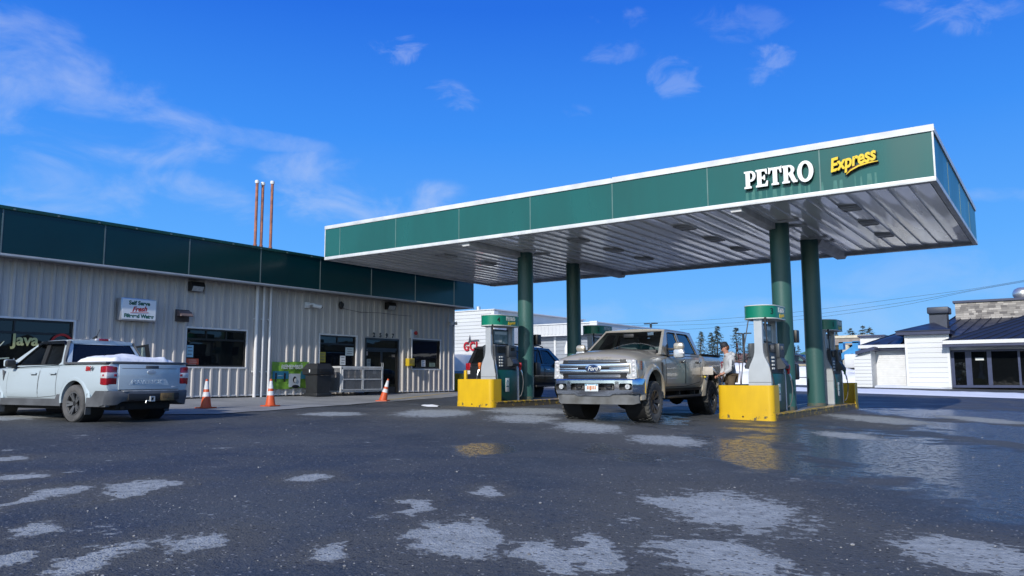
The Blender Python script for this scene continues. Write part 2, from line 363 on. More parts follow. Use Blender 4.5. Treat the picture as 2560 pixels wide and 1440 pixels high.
# faded yellow line painted on the pavement
g = MB(); a, b = V(-18.2, 18.6, 0), V(-20.6, 25.4, 0); d = (b-a).normalized(); nrm = V(-d.y, d.x, 0)*.05
rows = []
for k in range(25):
    p = a.lerp(b, k/24); rows.append([(q.x, q.y, gz(q.x, q.y)+.02) for q in (p-nrm, p+nrm)])
g.grid(rows); tag(g.build('painted_line', mat('line_paint', (.62, .42, .06), .7, var=.25, vscale=9, vcol=(.33, .29, .2)), smooth=80), kind='structure')
# loose gravel left on the asphalt
g = MB(); rng = random.Random(3)
for k in range(1600):
    d = 3.2+14*rng.random()**1.7; lat = (rng.random()-.5)*1.35*d; x = -sin(YAW)*d+cos(YAW)*lat; y = cos(YAW)*d+sin(YAW)*lat; r = rng.uniform(.003, .0075)*(1+1.3*(rng.random() > .95))
    g.ball((x, y, gz(x, y)+r*.3), r, 1, (1, rng.uniform(.6, 1), .6))
o = g.build('gravel', mat('grit', (.34, .34, .35), .8, var=.3, vscale=1.3, vcol=(.06, .06, .062))); tag(o, kind='stuff')
# ================================================================ the shop
WX, FX, YN, YS, ZB = -21.32, -20.72, 26.05, -4.0, .36
M_wall = mat('ribbed_steel_siding', (.54, .505, .475), .5, spec=.3, var=.05, vscale=1.3, stretch=(1, 1, .25), vcol=(.46, .435, .42))
M_wtrim = mat('siding_trim', (.74, .73, .73), .4, var=.05)
M_dgreen = mat('dark_green_fascia', (.0015, .028, .032), .16, spec=.35, var=.10, vscale=.5, rvar=.1)
M_greencap = mat('green_cap_flashing', (.006, .06, .045), .4, var=.15, vscale=2)
M_seam = mat('fascia_seam', (.13, .18, .18), .5)
M_bronze = mat('dark_bronze_frame', (.018, .017, .017), .35, var=.1)
M_shopglass = glassmat('shop_glass', (.25, .3, .32), .55)
M_black = mat('black_plastic', (.012, .012, .013), .45, var=.1)
M_dark = mat('dark_interior', (.02, .022, .025), .7)
M_white = mat('white_paint', (.72, .73, .74), .45, var=.04)
M_alu = mat('aluminium', (.62, .63, .65), .35, metal=.8, var=.06)
M_red = mat('red_paint', (.45, .015, .012), .4)
M_lens = mat('clouded_lens', (.42, .43, .44), .25, var=.15, vscale=14)
store = thing('store_building', 'long low shop with pale ribbed metal walls and dark green roof fascia', 'building', (WX, 12, ZB))
OPEN = [(4.6, 10.24, .95, 2.48), (13.51, 15.6, 1.34, 2.48), (18.64, 20.38, 1.36, 2.50), (20.85, 22.67, .30, 2.49), (23.43, 25.16, 1.35, 2.53)]
w = MB()
# wall skin between and around the openings, 12 cm thick
ycuts = [YS]+[v for o_ in OPEN for v in o_[:2]]+[YN]
for a, b in zip(ycuts[::2], ycuts[1::2]): w.box2((WX-.12, a, ZB+.06), (WX, b, 4.02))
for a, b, c, d in OPEN:
    w.box2((WX-.12, a, d), (WX, b, 4.02))
    if c > ZB+.1: w.box2((WX-.12, a, ZB+.06), (WX, b, c))
def rib(y, z0, z1, wd, dp):
    w.loft([[(WX-.002, y-wd, z), (WX+dp, y-wd*.45, z), (WX+dp, y+wd*.45, z), (WX-.002, y+wd, z)] for z in (z0, z1)])
y = YS+.12; k = 0
while y < YN-.05:
    segs = [(ZB+.06, 4.02)]
    for a, b, c, d in OPEN:
        if a-.06 < y < b+.06: segs = [(d+.05, 4.02)]+([(ZB+.06, c-.05)] if c > ZB+.1 else [])
    for z0, z1 in segs: rib(y, z0, z1, .066, .056)
    for dy in (.105, .21):
        s2 = [(ZB+.06, 4.02)]
        for a, b, c, d in OPEN:
            if a-.06 < y+dy < b+.06: s2 = [(d+.05, 4.02)]+([(ZB+.06, c-.05)] if c > ZB+.1 else [])
        for z0, z1 in s2:
            if y+dy < YN-.03: rib(y+dy, z0, z1, .02, .008)
    y += .315
# the end wall, rear wall
w.box2((WX-14, YN-.12, ZB), (WX-.12, YN, 4.02)); w.box2((WX-14, YS, ZB), (WX-.12, YS+.12, 4.02)); w.box2((WX-14, YS+.12, ZB), (WX-13.88, YN-.12, 4.02))
w.build('wall', M_wall, store, True)
w = MB(); w.box2((WX-.10, YS, ZB-.3), (WX-.004, YN-.01, ZB+.075)); w.build('base', M_dark, store, True)
w = MB(); w.box2((WX, YS, ZB+.075), (WX+.045, 20.80, ZB+.115)); w.box2((WX, 22.72, ZB+.075), (WX+.045, YN+.02, ZB+.115)); w.box2((WX-.01, YN, ZB+.075), (WX+.045, YN+.045, 4.0)); w.build('trim', M_wtrim, store, True)
# fascia: boxes round the eaves, cap, bottom channel, soffit and roof deck
w = MB(); w.box2((FX-.12, YS, 4.0), (FX, 26.70, 5.07)); w.box2((WX-14.6, 26.58, 4.0), (FX-.12, 26.70, 5.07)); w.build('fascia', M_dgreen, store, True)
w = MB(); w.box2((FX-.2, YS, 5.07), (FX+.035, 26.735, 5.165), .01); w.box2((WX-14.6, 26.55, 5.07), (FX-.2, 26.735, 5.163)); w.build('roof_cap', M_greencap, store, True)
for yy in (0.74, 3.21, 5.68, 8.15, 10.63, 13.12, 15.62, 18.08, 20.53, 22.94, 25.36): w = MB(); w.box2((FX, yy-.016, 4.0), (FX+.006, yy+.016, 5.07)); w.build('fascia_seam', M_seam, store, True)
for k in range(30): w = MB(); w.box2((FX+.035, YS+k*1.03, 5.085), (FX+.045, YS+k*1.03+.05, 5.12)); w.build('cap_clip', M_seam, store, True)
w = MB(); w.box2((FX-.16, YS, 3.945), (FX+.03, 23.0, 4.0), .006); w.box2((FX-.14, 23.0, 3.955), (FX+.02, 26.72, 4.0), .006); w.box2((WX-14.6, 26.56, 3.955), (FX-.14, 26.72, 3.999)); w.build('fascia_channel', mat('channel_grey', (.44, .46, .48), .45, var=.08), store, True)
w = MB(); w.box2((WX+.0, YS, 3.965), (FX-.165, 26.555, 3.985)); w.box2((WX-14.6, YN+.002, 3.965), (WX, 26.555, 3.985)); w.build('soffit', mat('soffit_grey', (.20, .20, .21), .6), store, True)
w = MB(); w.box2((WX-14.6, YS, 4.85), (FX-.21, 26.54, 4.98)); w.build('roof', mat('flat_roof', (.30, .30, .31), .8), store, True)
# windows: bronze frame, pale outer trim, panes, dim room behind
def window(a, b, c, d, cols, zbar, name='window'):
    fr = MB(); x0, x1 = WX-.10, WX-.02
    for p, q in (((x0, a, c), (x1, a+.05, d)), ((x0, b-.05, c), (x1, b, d)), ((x0, a+.05, d-.05), (x1, b-.05, d)), ((x0, a+.05, c), (x1, b-.05, c+.05))): fr.box2(p, q)
    if zbar: fr.box2((x0, a+.05, zbar-.03), (x1-.004, b-.05, zbar+.03))
    for i in range(1, cols): yy = a+(b-a)*i/cols; fr.box2((x0+.01, yy-.02, (zbar or c)+.03), (x1-.006, yy+.02, d-.05))
    f = fr.build('window', M_bronze, store, True)
    t_ = MB()
    for p, q in (((WX-.02, a-.05, c-.05), (WX+.04, a, d+.05)), ((WX-.02, b, c-.05), (WX+.04, b+.05, d+.05)), ((WX-.02, a, d), (WX+.04, b, d+.05)), ((WX-.02, a, c-.05), (WX+.05, b, c))): t_.box2(p, q)
    t_.b.verts.ensure_lookup_table(); bmesh.ops.translate(t_.b, vec=-store.location, verts=t_.b.verts); o_ = t_.build('outer_trim', M_wtrim, f)
    p_ = MB(); p_.box2((WX-.07, a+.05, c+.05), (WX-.06, b-.05, d-.05)); bmesh.ops.translate(p_.b, vec=-store.location, verts=p_.b.verts); p_.build('pane', M_shopglass, f)
    r_ = MB(); r_.box2((WX-2.2, a-.3, c-.25), (WX-2.1, b+.3, d+.3)); r_.box2((WX-2.1, a-.3, c-.25), (WX-.13, b+.3, c-.2)); r_.box2((WX-2.1, a-.3, d+.25), (WX-.13, b+.3, d+.3))
    for k in range(int((b-a)/.55)+1): r_.box2((WX-1.9, a+k*.55, c-.2), (WX-1.45, a+k*.55+.4, c+.3+.5*((k*7 % 5)/5)))
    bmesh.ops.translate(r_.b, vec=-store.location, verts=r_.b.verts); r_.build('room', M_dark, f)
    return f
WINS = [window(4.6, 10.24, .95, 2.48, 4, 2.14), window(13.51, 15.6, 1.34, 2.48, 3, 2.17), window(18.64, 20.38, 1.36, 2.50, 2, 2.2), window(23.43, 25.16, 1.35, 2.53, 1, 0)]
# double entrance door
a, b, c, d = OPEN[3]
fr = MB()
for p, q in (((WX-.12, a, c), (WX+.02, a+.06, d)), ((WX-.12, b-.06, c), (WX+.02, b, d)), ((WX-.12, a+.06, d-.07), (WX+.02, b-.06, d)), ((WX-.1, a+.06, 2.06), (WX-.01, b-.06, 2.12))): fr.box2(p, q)
df = fr.build('door_frame', M_bronze, store, True)
def rel(mb): bmesh.ops.translate(mb.b, vec=-store.location, verts=mb.b.verts); return mb
w = MB(); w.box2((WX-.06, a+.06, 2.12), (WX-.05, b-.06, d-.07)); rel(w).build('transom_pane', M_shopglass, df)
w = MB(); w.box2((WX-2.5, a-.3, .3), (WX-2.4, b+.3, 2.7)); rel(w).build('room', M_dark, df)
for i, (p, q) in enumerate(((a+.065, (a+b)/2-.005), ((a+b)/2+.005, b-.065))):
    w = MB()
    for u, v in (((WX-.08, p, c+.1), (WX-.035, p+.05, 2.05)), ((WX-.08, q-.05, c+.1), (WX-.035, q, 2.05)), ((WX-.08, p+.05, 1.98), (WX-.035, q-.05, 2.05)), ((WX-.08, p+.05, c+.1), (WX-.035, q-.05, c+.34))): w.box2(u, v)
    dr = w.build('door', M_bronze, store, True)
    w = MB(); w.box2((WX-.065, p+.05, c+.34), (WX-.055, q-.05, 1.98)); rel(w).build('pane', M_shopglass, dr)
    w = MB(); hy = q-.03 if i == 0 else p+.03; w.tube([(WX-.035, hy, 1.2), (WX+.03, hy, 1.2), (WX+.03, hy, 1.55), (WX-.035, hy, 1.55)], .012); rel(w).build('handle', M_alu, dr)
for yy, rr in ((15.92, .055), (16.18, .04), (16.45, .045)):
    w = MB(); w.tube([(WX+.09, yy, .33), (WX+.09, yy, 3.97)], rr, 12)
    for zz in (1.2, 2.9): w.box((WX+.045, yy, zz), (.05, rr*3.2, .05))
    w.build('downpipe', M_wtrim, store, True)
# lettering on the big left window
w = MB(); w.text('Java', .40, T(WX-.012, 9.10, 1.95) @ FACE_PX, bold=.012, ext=.001)
rel(w).build('lettering', mat('pale_yellow_lettering', (.60, .58, .25), .5), WINS[0])
w = MB(); w.text('buy any cup', .2, T(WX-.012, 9.32, 1.42) @ FACE_PX, bold=.006, ext=.001); w.text('FREE 16', .2, T(WX-.012, 9.36, 1.16) @ FACE_PX, bold=.006, ext=.001)
rel(w).build('lettering', mat('white_lettering', (.5, .52, .5), .5), WINS[0])
w = MB(); w.lathe([(.24, -.001), (.30, -.001), (.30, .001), (.24, .001)], 28, T(WX-.012, 9.98, 1.86) @ FACE_PX, closed=True); w.text('C', .34, T(WX-.012, 9.98, 1.86) @ FACE_PX, bold=.012, ext=.001)
rel(w).build('emblem', M_red, WINS[0])
w = MB()
for k in range(5):
    w.tube([(WX-.012, 8.15+.1*k+.1*sin(t_*3+k), 1.55+.12*t_*3) for t_ in [i/8 for i in range(9)]], .014, 6)
w.tube([(WX-.012, 8.05, 1.5), (WX-.012, 8.4, 1.47), (WX-.012, 8.75, 1.5)], .018, 6)
rel(w).build('emblem', mat('pale_green_emblem', (.45, .52, .42), .5), WINS[0])

# ---- things fixed to the shop front
def onwall(name, label, cat, y, z, group=None): return thing(name, label, cat, (WX+.057, y, z), 0, group)
for y, z, lab in ((13.68, 3.72, 'brown box floodlight under the eave beside the wall vent'), (22.02, 3.74, 'brown box floodlight under the eave above the entrance door')):
    t_ = onwall('floodlight', lab, 'wall lamp', y, z, 'floodlights on the shop wall')
    w = MB(); w.prism([(0, -.22, -.13), (.14, -.22, -.13), (.22, -.22, .02), (.16, -.22, .15), (0, -.22, .15)], (0, .44, 0)); w.build('housing', M_bronze, t_)
    w = MB(); w.prism([(.145, -.18, -.125), (.225, -.18, .01), (.23, -.18, .005), (.15, -.18, -.13)], (0, .36, 0)); w.build('lens', M_lens, t_)
t_ = onwall('vent_hood', 'small dark exhaust hood on the wall between two windows', 'vent', 13.3, 2.84)
w = MB(); w.box2((0, -.22, -.18), (.05, .22, .17), .01); w.build('flange', mat('hood_brown', (.05, .04, .04), .5), t_)
w = MB(); w.prism([(.05, -.19, .15), (.2, -.19, .1), (.30, -.19, -.02), (.28, -.19, -.04), (.05, -.19, -.02)], (0, .38, 0)); w.build('hood', mat('hood_pink_brown', (.17, .13, .13), .5), t_)
# filtered-water light box
t_ = onwall('wall_sign', 'white box sign advertising self serve filtered water on ribbed wall', 'sign', 11.85, 2.90)
w = MB(); w.box((.12, 0, 0), (.24, 1.04, .62), .012); w.build('cabinet', M_alu, t_)
w = MB(); w.box((.243, 0, 0), (.012, .97, .55)); w.build('sign_face', mat('sign_white', (.78, .80, .82), .35, var=.02), t_)
def serif(w, s_, size, mx, bold=.004):  # bold caps with small slab feet come from the bold offset
    w.text(s_, size, mx, bold=bold, ext=.001)
w = MB(); serif(w, 'Self Serve', .155, T(.2505, 0, .175) @ FACE_PX, .007); w.build('lettering', mat('green_letters', (.01, .10, .06), .5), t_)
w = MB(); serif(w, 'Filtered Water', .142, T(.2505, 0, -.185) @ FACE_PX, .007); w.build('lettering', mat('green_letters', (.01, .10, .06), .5), t_)
w = MB(); w.text('Fresh', .19, T(.2505, 0, .01) @ FACE_PX @ RZ(.08), shear=.4, bold=.007, ext=.001); w.tube([(.2505, -.25, -.1), (.2505, 0, -.085), (.2505, .27, -.07)], .008, 6); w.build('lettering', M_red, t_)
# camera, horn, alarm, number plates
t_ = onwall('security_camera', 'white security camera on a bracket above the green banner', 'camera', 17.98, 3.5)
w = MB(); w.box((.03, 0, 0), (.06, .2, .2), .01); w.tube([(.05, 0, 0), (.2, .05, .03), (.25, .12, .02)], .035, 8); w.build('bracket', M_white, t_)
w = MB(); w.cyl((.22, .1, -.02), (.34, .36, -.06), .065, .07, 16); w.build('housing', M_white, t_)
w = MB(); w.ball((.335, .35, -.075), .058, 2); w.build('lens', M_black, t_)
t_ = onwall('loudspeaker', 'small black oval loudspeaker high on the ribbed wall', 'loudspeaker', 19.5, 3.6)
w = MB(); w.ball((.07, 0, 0), .1, 3, (.8, 1, 1.45)); w.build('body', M_black, t_)
w = MB(); w.lathe([(.0, 0), (.055, 0), (.07, .02), (.075, .02)], 20, T(.125, 0, .02) @ RY(pi/2)); w.build('grille', M_dark, t_)
w = MB(); w.tube([(WX+.064, 19.6, 3.5), (WX+.064, 20.5, 3.42), (WX+.064, 21.5, 3.46), (WX+.064, 22.6, 3.44), (WX+.064, 23.3, 3.45)], .008, 5); tag(w.build('cable', M_black), 'thin black cable sagging along the shop wall', 'cable')
t_ = thing('house_number', 'black house number 2597 above the entrance door', 'number', (WX+.062, 21.75, 2.6))
for i, ch in enumerate('2597'):
    w = MB(); w.text(ch, .23, T(0, -.5+.34*i, 0) @ FACE_PX, bold=.008, ext=.008); w.build('digit', M_black, t_)
t_ = onwall('alarm_box', 'white alarm box with a red bell left of the corner window', 'alarm', 23.38, 2.74)
w = MB(); w.box((.05, -.08, 0), (.1, .14, .34), .01); w.build('box', M_white, t_)
w = MB(); w.ball((.1, .12, .03), .085, 2, (.8, 1, 1)); w.build('bell', M_red, t_)
w = MB(); w.tube([(.03, -.05, -.17), (.03, -.05, -1.25)], .012, 6); w.build('conduit', M_wtrim, t_)
t_ = onwall('notice_box', 'small yellow box with black print between door and corner window', 'box', 23.18, 1.60)
w = MB(); w.box((.09, 0, 0), (.18, .34, .3), .01); w.build('box', mat('box_yellow', (.62, .44, .02), .5), t_)
w = MB(); w.box((.1825, 0, .03), (.004, .24, .16)); w.build('label', mat('label_ochre', (.33, .24, .04), .5), t_)
t_ = thing('corner_lamp', 'small white twin lamp at the top of the shop corner', 'wall lamp', (WX+.03, YN-.25, 3.28))
w = MB(); w.box((.03, 0, 0), (.06, .16, .16), .01); w.build('base', M_wtrim, t_)
w = MB(); w.cyl((.06, .05, 0), (.2, .22, .02), .05, .075, 14); w.cyl((.06, -.05, 0), (.2, -.1, .0), .05, .075, 14); w.build('lamp_head', M_wtrim, t_)
# posters in the windows
def poster(y, z, wd, h, col, lab, back=0, marks=None):
    t_ = thing('poster', lab, 'poster', (WX-.052, y, z), 0, 'papers taped inside the shop windows')
    w = MB(); w.box((0, 0, 0), (.003, wd, h)); w.build('sheet', mat('paper_%d' % int(1000*(y+z)), col, .6, var=.03), t_)
    w = MB()
    for k in range(3): w.box((.0025, (k % 2)*.02, h*(.3-.28*k)), (.002, wd*.6, h*.07))
    w.build('print', marks or mat('print_grey', (.12, .12, .14), .6), t_)
poster(13.68, 1.80, .24, .36, (.28, .50, .62), 'pale blue sheet in the left part of the middle window')
poster(13.78, 1.47, .42, .22, (.45, .07, .03), 'orange red sheet in the lower corner of the middle window', marks=mat('print_light', (.6, .5, .45), .6))
poster(18.84, 1.72, .28, .36, (.40, .33, .04), 'ochre sheet at the left edge of the window behind the cage')
poster(19.8, 1.62, .26, .34, (.7, .72, .74), 'white sheet low in the window behind the cage')
poster(20.12, 1.95, .4, .3, (.55, .62, .62), 'pale grey sheet at the upper right of the window behind the cage')
poster(21.0, 1.95, .09, .24, (.60, .50, .48), 'narrow pinkish strip on the left door')
poster(21.1, 1.5, .2, .4, (.35, .38, .36), 'tall grey green notice on the left door')
poster(21.42, 1.22, .16, .14, (.62, .64, .66), 'small white card low on the left door')
poster(24.2, 1.57, .24, .26, (.7, .72, .75), 'white page low in the corner window')
poster(24.75, 1.52, .36, .16, (.20, .27, .2), 'dark green card at the sill of the corner window')
t_ = onwall('banner', 'green and blue vinyl banner reading remember tied to the wall', 'banner', 17.36, 1.085)
def bz(u, v): return .012+.018*sin(u*5+v*3)*sin(v*4+1)
bw, bh = .77, .445
w = MB(); w.grid([[(bz(u*2, v*2), u*bw, v*bh+.015*sin(u*3)) for u in [i/12-1 for i in range(25)]] for v in [i/6-1 for i in range(13)]]); w.build('sheet', mat('banner_green', (.20, .40, .05), .5, var=.12, vscale=4), t_)
w = MB(); w.text('REMEMBER', .19, T(.045, .05, .27) @ FACE_PX, bold=.004, ext=.001); w.build('lettering', mat('banner_white', (.75, .78, .76), .5), t_)
for y0, y1 in ((-.75, -.1), (.42, .75)): w = MB(); w.box2((.034, y0, -.12), (.038, y1, .13)); w.build('panel', mat('banner_blue', (.03, .20, .33), .5), t_)
w = MB(); w.box2((.034, -.08, -.4), (.038, .4, .05)); w.build('panel', mat('banner_pale', (.55, .60, .64), .5), t_)
w = MB()
for y0 in (-.62, -.26):
    w = MB(); w.ball((.042, y0, .05), .032, 2, (.2, 1, 1)); w.box((.042, y0, -.03), (.004, .06, .14)); w.box((.042, y0, -.15), (.004, .05, .14)); w.build('pictogram', mat('banner_dark', (.015, .018, .03), .5), t_)
w = MB(); w.tube([(.042, -.54, -.02), (.042, -.34, -.02)], .006, 5); w.build('arrow', mat('banner_white', (.75, .78, .76), .5), t_)
w = MB(); w.ball((.044, .16, -.15), .1, 2, (.06, .8, 1.1)); w.ball((.044, .2, -.38), .16, 2, (.04, 1, .35)); w.build('pictogram', mat('banner_dark', (.015, .018, .03), .5), t_)
w = MB(); w.ball((.052, .19, -.18), .08, 2, (.05, .75, 1)); w.build('face', mat('banner_face', (.62, .62, .6), .5), t_)

# roof vent pipes
M_rust = mat('rusty_pipe', (.42, .16, .095), .75, var=.2, vscale=5, vcol=(.20, .085, .07))
for px, py, lab in ((643, 457, 'tall rusty vent pipe on the shop roof, leftmost of three'), (657.5, 462, 'tall rusty vent pipe with the smallest cap, middle of three'), (681, 459, 'tall rusty vent pipe standing apart, rightmost of three')):
    d = ray(px, py); tt = (-23.4)/d.x; p = d*tt+V(0, 0, CAMZ)
    t_ = thing('vent_pipe', lab, 'pipe', (p.x, p.y, 4.98), 0, 'vent pipes on the shop roof'); hh = p.z-4.98
    w = MB(); w.cyl((0, 0, .42), (0, 0, hh), .052, seg=14); w.lathe([(.052, .62), (.066, .63), (.066, .78), (.052, .79)], 14); w.build('pipe', M_rust, t_)
    w = MB(); w.cyl((0, 0, 0), (0, 0, .44), .07, seg=14); w.build('collar', M_white, t_)
    w = MB(); w.lathe([(.03, hh-.03), (.07, hh-.02), (.08, hh+.04), (.07, hh+.09), (.0, hh+.11)], 16); w.build('cap', M_white, t_)

# bin, cage and cones in front of the shop
bz0 = gz(-20.4, 17.8)+.014
t_ = thing('rubbish_bin', 'black plastic litter bin with flared hood beside metal cage', 'bin', (-20.55, 17.95, bz0), 0)
M_bin = mat('bin_black', (.022, .024, .028), .5, var=.15, vscale=6)
sq = lambda h, z: [(-h, -h, z), (h, -h, z), (h, h, z), (-h, h, z)]
w = MB(); w.box((0, 0, .06), (.66, .66, .12), .03); w.loft([sq(.27, .11), sq(.30, .70)]); w.build('body', M_bin, t_)
w = MB(); w.loft([sq(.30, .705), sq(.36, .74), sq(.375, .92), sq(.29, 1.06), sq(.27, 1.1)]); w.build('hood', M_bin, t_)
w = MB(); w.box((.371, 0, .84), (.01, .5, .12), .01); w.build('flap', M_black, t_)
w = MB(); w.box((0, -.376, .85), (.05, .008, .1), .004); w.build('latch', M_white, t_)
t_ = thing('metal_cage', 'low white framed wire mesh cage with two doors by entrance', 'cage', (-20.65, 19.75, gz(-20.6, 19.7)+.014), 0)
M_cage = mat('cage_frame', (.56, .57, .59), .45, var=.1)
W2, D2, H0, H1 = 1.0, .34, .12, 1.0
w = MB()
for sx in (-D2, D2):
    for sy in (-W2, W2): w.box2((sx-.025, sy-.025, H0), (sx+.025, sy+.025, H1))
    for z in (H0, H1-.05): w.box2((sx-.02, -W2+.025, z), (sx+.02, W2-.025, z+.05))
for sy in (-W2, W2):
    for z in (H0, H1-.05): w.box2((-D2+.02, sy-.02, z), (D2-.02, sy+.02, z+.05))
w.box2((-D2, -W2, H1), (D2+.02, W2, H1+.015)); w.build('frame', M_cage, t_)
m = bpy.data.materials.new('wire_mesh'); m.use_nodes = True; tt = m.node_tree; tt.nodes.clear()
oo = N(tt, 'ShaderNodeOutputMaterial'); tr = N(tt, 'ShaderNodeBsdfTransparent'); df_ = N(tt, 'ShaderNodeBsdfPrincipled'); df_.inputs['Base Color'].default_value = (.22, .23, .25, 1); ms = N(tt, 'ShaderNodeMixShader')
ck = N(tt, 'ShaderNodeTexBrick'); ck.offset = 0; ck.inputs['Scale'].default_value = 40; ck.inputs['Mortar Size'].default_value = .09; ck.inputs['Brick Width'].default_value = .5; ck.inputs['Row Height'].default_value = .5
sx_ = N(tt, 'ShaderNodeSeparateXYZ'); cx_ = N(tt, 'ShaderNodeCombineXYZ'); co_ = N(tt, 'ShaderNodeTexCoord'); L(tt, co_.outputs['Object'], sx_.inputs[0])
ad_ = N(tt, 'ShaderNodeMath', operation='ADD'); L(tt, sx_.outputs[0], ad_.inputs[0]); L(tt, sx_.outputs[1], ad_.inputs[1]); L(tt, ad_.outputs[0], cx_.inputs[0]); L(tt, sx_.outputs[2], cx_.inputs[1]); L(tt, cx_.outputs[0], ck.inputs['Vector'])
L(tt, ck.outputs['Fac'], ms.inputs[0]); L(tt, tr.outputs[0], ms.inputs[1]); L(tt, df_.outputs[0], ms.inputs[2]); L(tt, ms.outputs[0], oo.inputs[0])
M_mesh = m
w = MB()
w.box2((-D2+.005, -W2-.004, H0+.05), (D2-.005, -W2+.004, H1-.05)); w.box2((-D2+.005, W2-.004, H0+.05), (D2-.005, W2+.004, H1-.05)); w.box2((-D2-.004, -W2, H0+.05), (-D2+.004, W2, H1-.05)); w.build('mesh_side', M_mesh, t_)
for p, q in ((-W2+.03, -.005), (.005, W2-.03)):
    w = MB()
    for a, b in (((p, H0+.06), (q, H0+.10)), ((p, H1-.1), (q, H1-.06)), ((p, .54), (q, .58))): w.box2((D2+.022, a[0], a[1]), (D2+.05, b[0], b[1]))
    for yy in (p, q-.04): w.box2((D2+.0225, yy, H0+.06), (D2+.0495, yy+.04, H1-.06))
    dr = w.build('cage_door', M_cage, t_)
    w = MB(); w.box2((D2+.03, p+.04, H0+.1), (D2+.034, q-.04, H1-.1)); w.build('mesh_panel', M_mesh, dr)
w = MB()
for k in range(4): w.cyl((-.2, -.85+k*.42, .16), (-.2, -.85+k*.42, .62), .15, seg=18); w.cyl((.12, -.8+k*.5, .16), (.12, -.8+k*.5, .55), .14, seg=18)
w.build('contents', mat('cage_dark_stock', (.08, .075, .08), .6), t_)
for sx in (-D2, D2):
    for sy in (-W2+.1, W2-.1):
        w = MB(); w.cyl((sx-.02, sy, .05), (sx+.02, sy, .05), .05, seg=14); w.box((sx, sy, .1), (.05, .05, .06)); w.build('caster', M_black, t_)
M_orange = mat('cone_orange', (.62, .09, .02), .5, var=.1, vscale=6); M_refl = mat('cone_sleeve', (.70, .71, .72), .4, var=.12, vscale=9)
def cone(x, y, tilt, rz, lab, h=.72):
    t_ = thing('traffic_cone', lab, 'cone', (x, y, gz(x, y)+(.014 if x < apron_edge(y) else .002)), rz, 'traffic cones along the shop front')
    mx = RY(tilt)
    w = MB(); w.box((0, 0, .015), (.37, .37, .03), .01); w.build('base', M_orange, t_)
    R_ = lambda z: .135-.107*(z/h)
    def ring(z0, z1, o): return [(R_(z0)+o, z0), (R_(z1)+o, z1)]
    w = MB(); w.lathe([(R_(0)+.01, .028), (R_(.05), .05), (R_(h), h), (R_(h)-.012, h+.004), (R_(h)-.015, h-.03)], 28, mx); w.build('body', M_orange, t_)
    w = MB(); w.lathe(ring(.29, .40, .002), 28, mx); w.lathe([(R_(.29), .29), (R_(.29)+.002, .29)], 28, mx) if 0 else None; w.build('sleeve', M_refl, t_)
    w = MB(); w.lathe(ring(.47, .67, .002), 28, mx); w.build('sleeve', M_refl, t_)
cone(-17.53, 11.73, 0, .3, 'orange cone nearest the white pickup, upright, with dirty sleeves')
cone(-17.33, 13.52, .0, .1, 'upright orange cone in front of the green banner')
cone(-17.75, 18.18, .24, .45, 'leaning orange cone out in front of the entrance door')
# ================================================================ fuel canopy
CX0, CX1, CY0, CY1, CZB, CZT = -19.69, -1.81, 17.37, 26.79, 4.854, 5.994
XA, XC, YF, YR = -13.70, -5.76, 20.32, 23.30
M_cgreen = mat('canopy_green_panel', (.006, .105, .095), .26, spec=.5, var=.10, vscale=.8, stretch=(1.5, 1.5, .35), detail=8, rvar=.08)
M_ctrim = mat('canopy_white_trim', (.70, .72, .74), .4, var=.12, vscale=2.5, detail=8)
M_deck = mat('canopy_deck_white', (.86, .88, .90), .22, spec=.8, coat=.4, var=.07, vscale=1.1, stretch=(1, .15, 1), detail=8, rvar=.14)
M_colg = mat('column_green', (.036, .115, .105), .34, var=.12, vscale=1.5, stretch=(1, 1, .3), rvar=.1)
can = thing('fuel_canopy', 'large flat fuel canopy with green fascia on four round green columns', 'canopy', ((XA+XC)/2, (YF+YR)/2, .07))
def cb(mb, name, m, **k): return mb.build(name, m, can, True, **k)
w = MB(); e = .004
w.box2((CX0, CY0, CZB+.10), (CX1, CY0+.1, CZT-.12)); w.box2((CX0, CY1-.1, CZB+.10), (CX1, CY1, CZT-.12))
w.box2((CX0, CY0+.1, CZB+.10), (CX0+.1, CY1-.1, CZT-.12)); w.box2((CX1-.1, CY0+.1, CZB+.10), (CX1, CY1-.1, CZT-.12)); cb(w, 'fascia', M_cgreen)
w = MB()
for z0, z1, o in ((CZB, CZB+.10, .018), (CZT-.12, CZT, .03)):
    w.box2((CX0-o, CY0-o, z0), (CX1+o, CY0+.098, z1), .008); w.box2((CX0-o, CY1-.098, z0), (CX1+o, CY1+o, z1), .008); w.box2((CX0-o, CY0+.1, z0), (CX0+.098, CY1-.1, z1)); w.box2((CX1-.098, CY0+.1, z0), (CX1+o, CY1-.1, z1))
for x in (CX0-.01, CX1+.006): w.box2((x-.02, CY0-.012, CZB+.1), (x+.012, CY0+.02, CZT-.12))
w.box2((-9.02, CY0-.036, CZT-.115), (CX1+.036, CY0-.026, CZT+.022)); w.box2((-15.2, CY0-.036, CZT-.12), (-9.06, CY0-.026, CZT+.01))
cb(w, 'fascia_trim', M_ctrim)
M_cseam = mat('canopy_seam', (.12, .22, .21), .5)
for x in (-19.0, -16.52, -14.02, -11.54, -9.04, -6.53, -4.0):
    for y0, y1 in ((CY0-.006, CY0), (CY1, CY1+.006)): w = MB(); w.box2((x-.013, y0, CZB+.1), (x+.013, y1, CZT-.12)); cb(w, 'fascia_seam', M_cseam)
for y in (19.8, 22.3, 24.7): w = MB(); w.box2((CX1, y-.013, CZB+.1), (CX1+.006, y+.013, CZT-.12)); cb(w, 'fascia_seam', M_cseam)
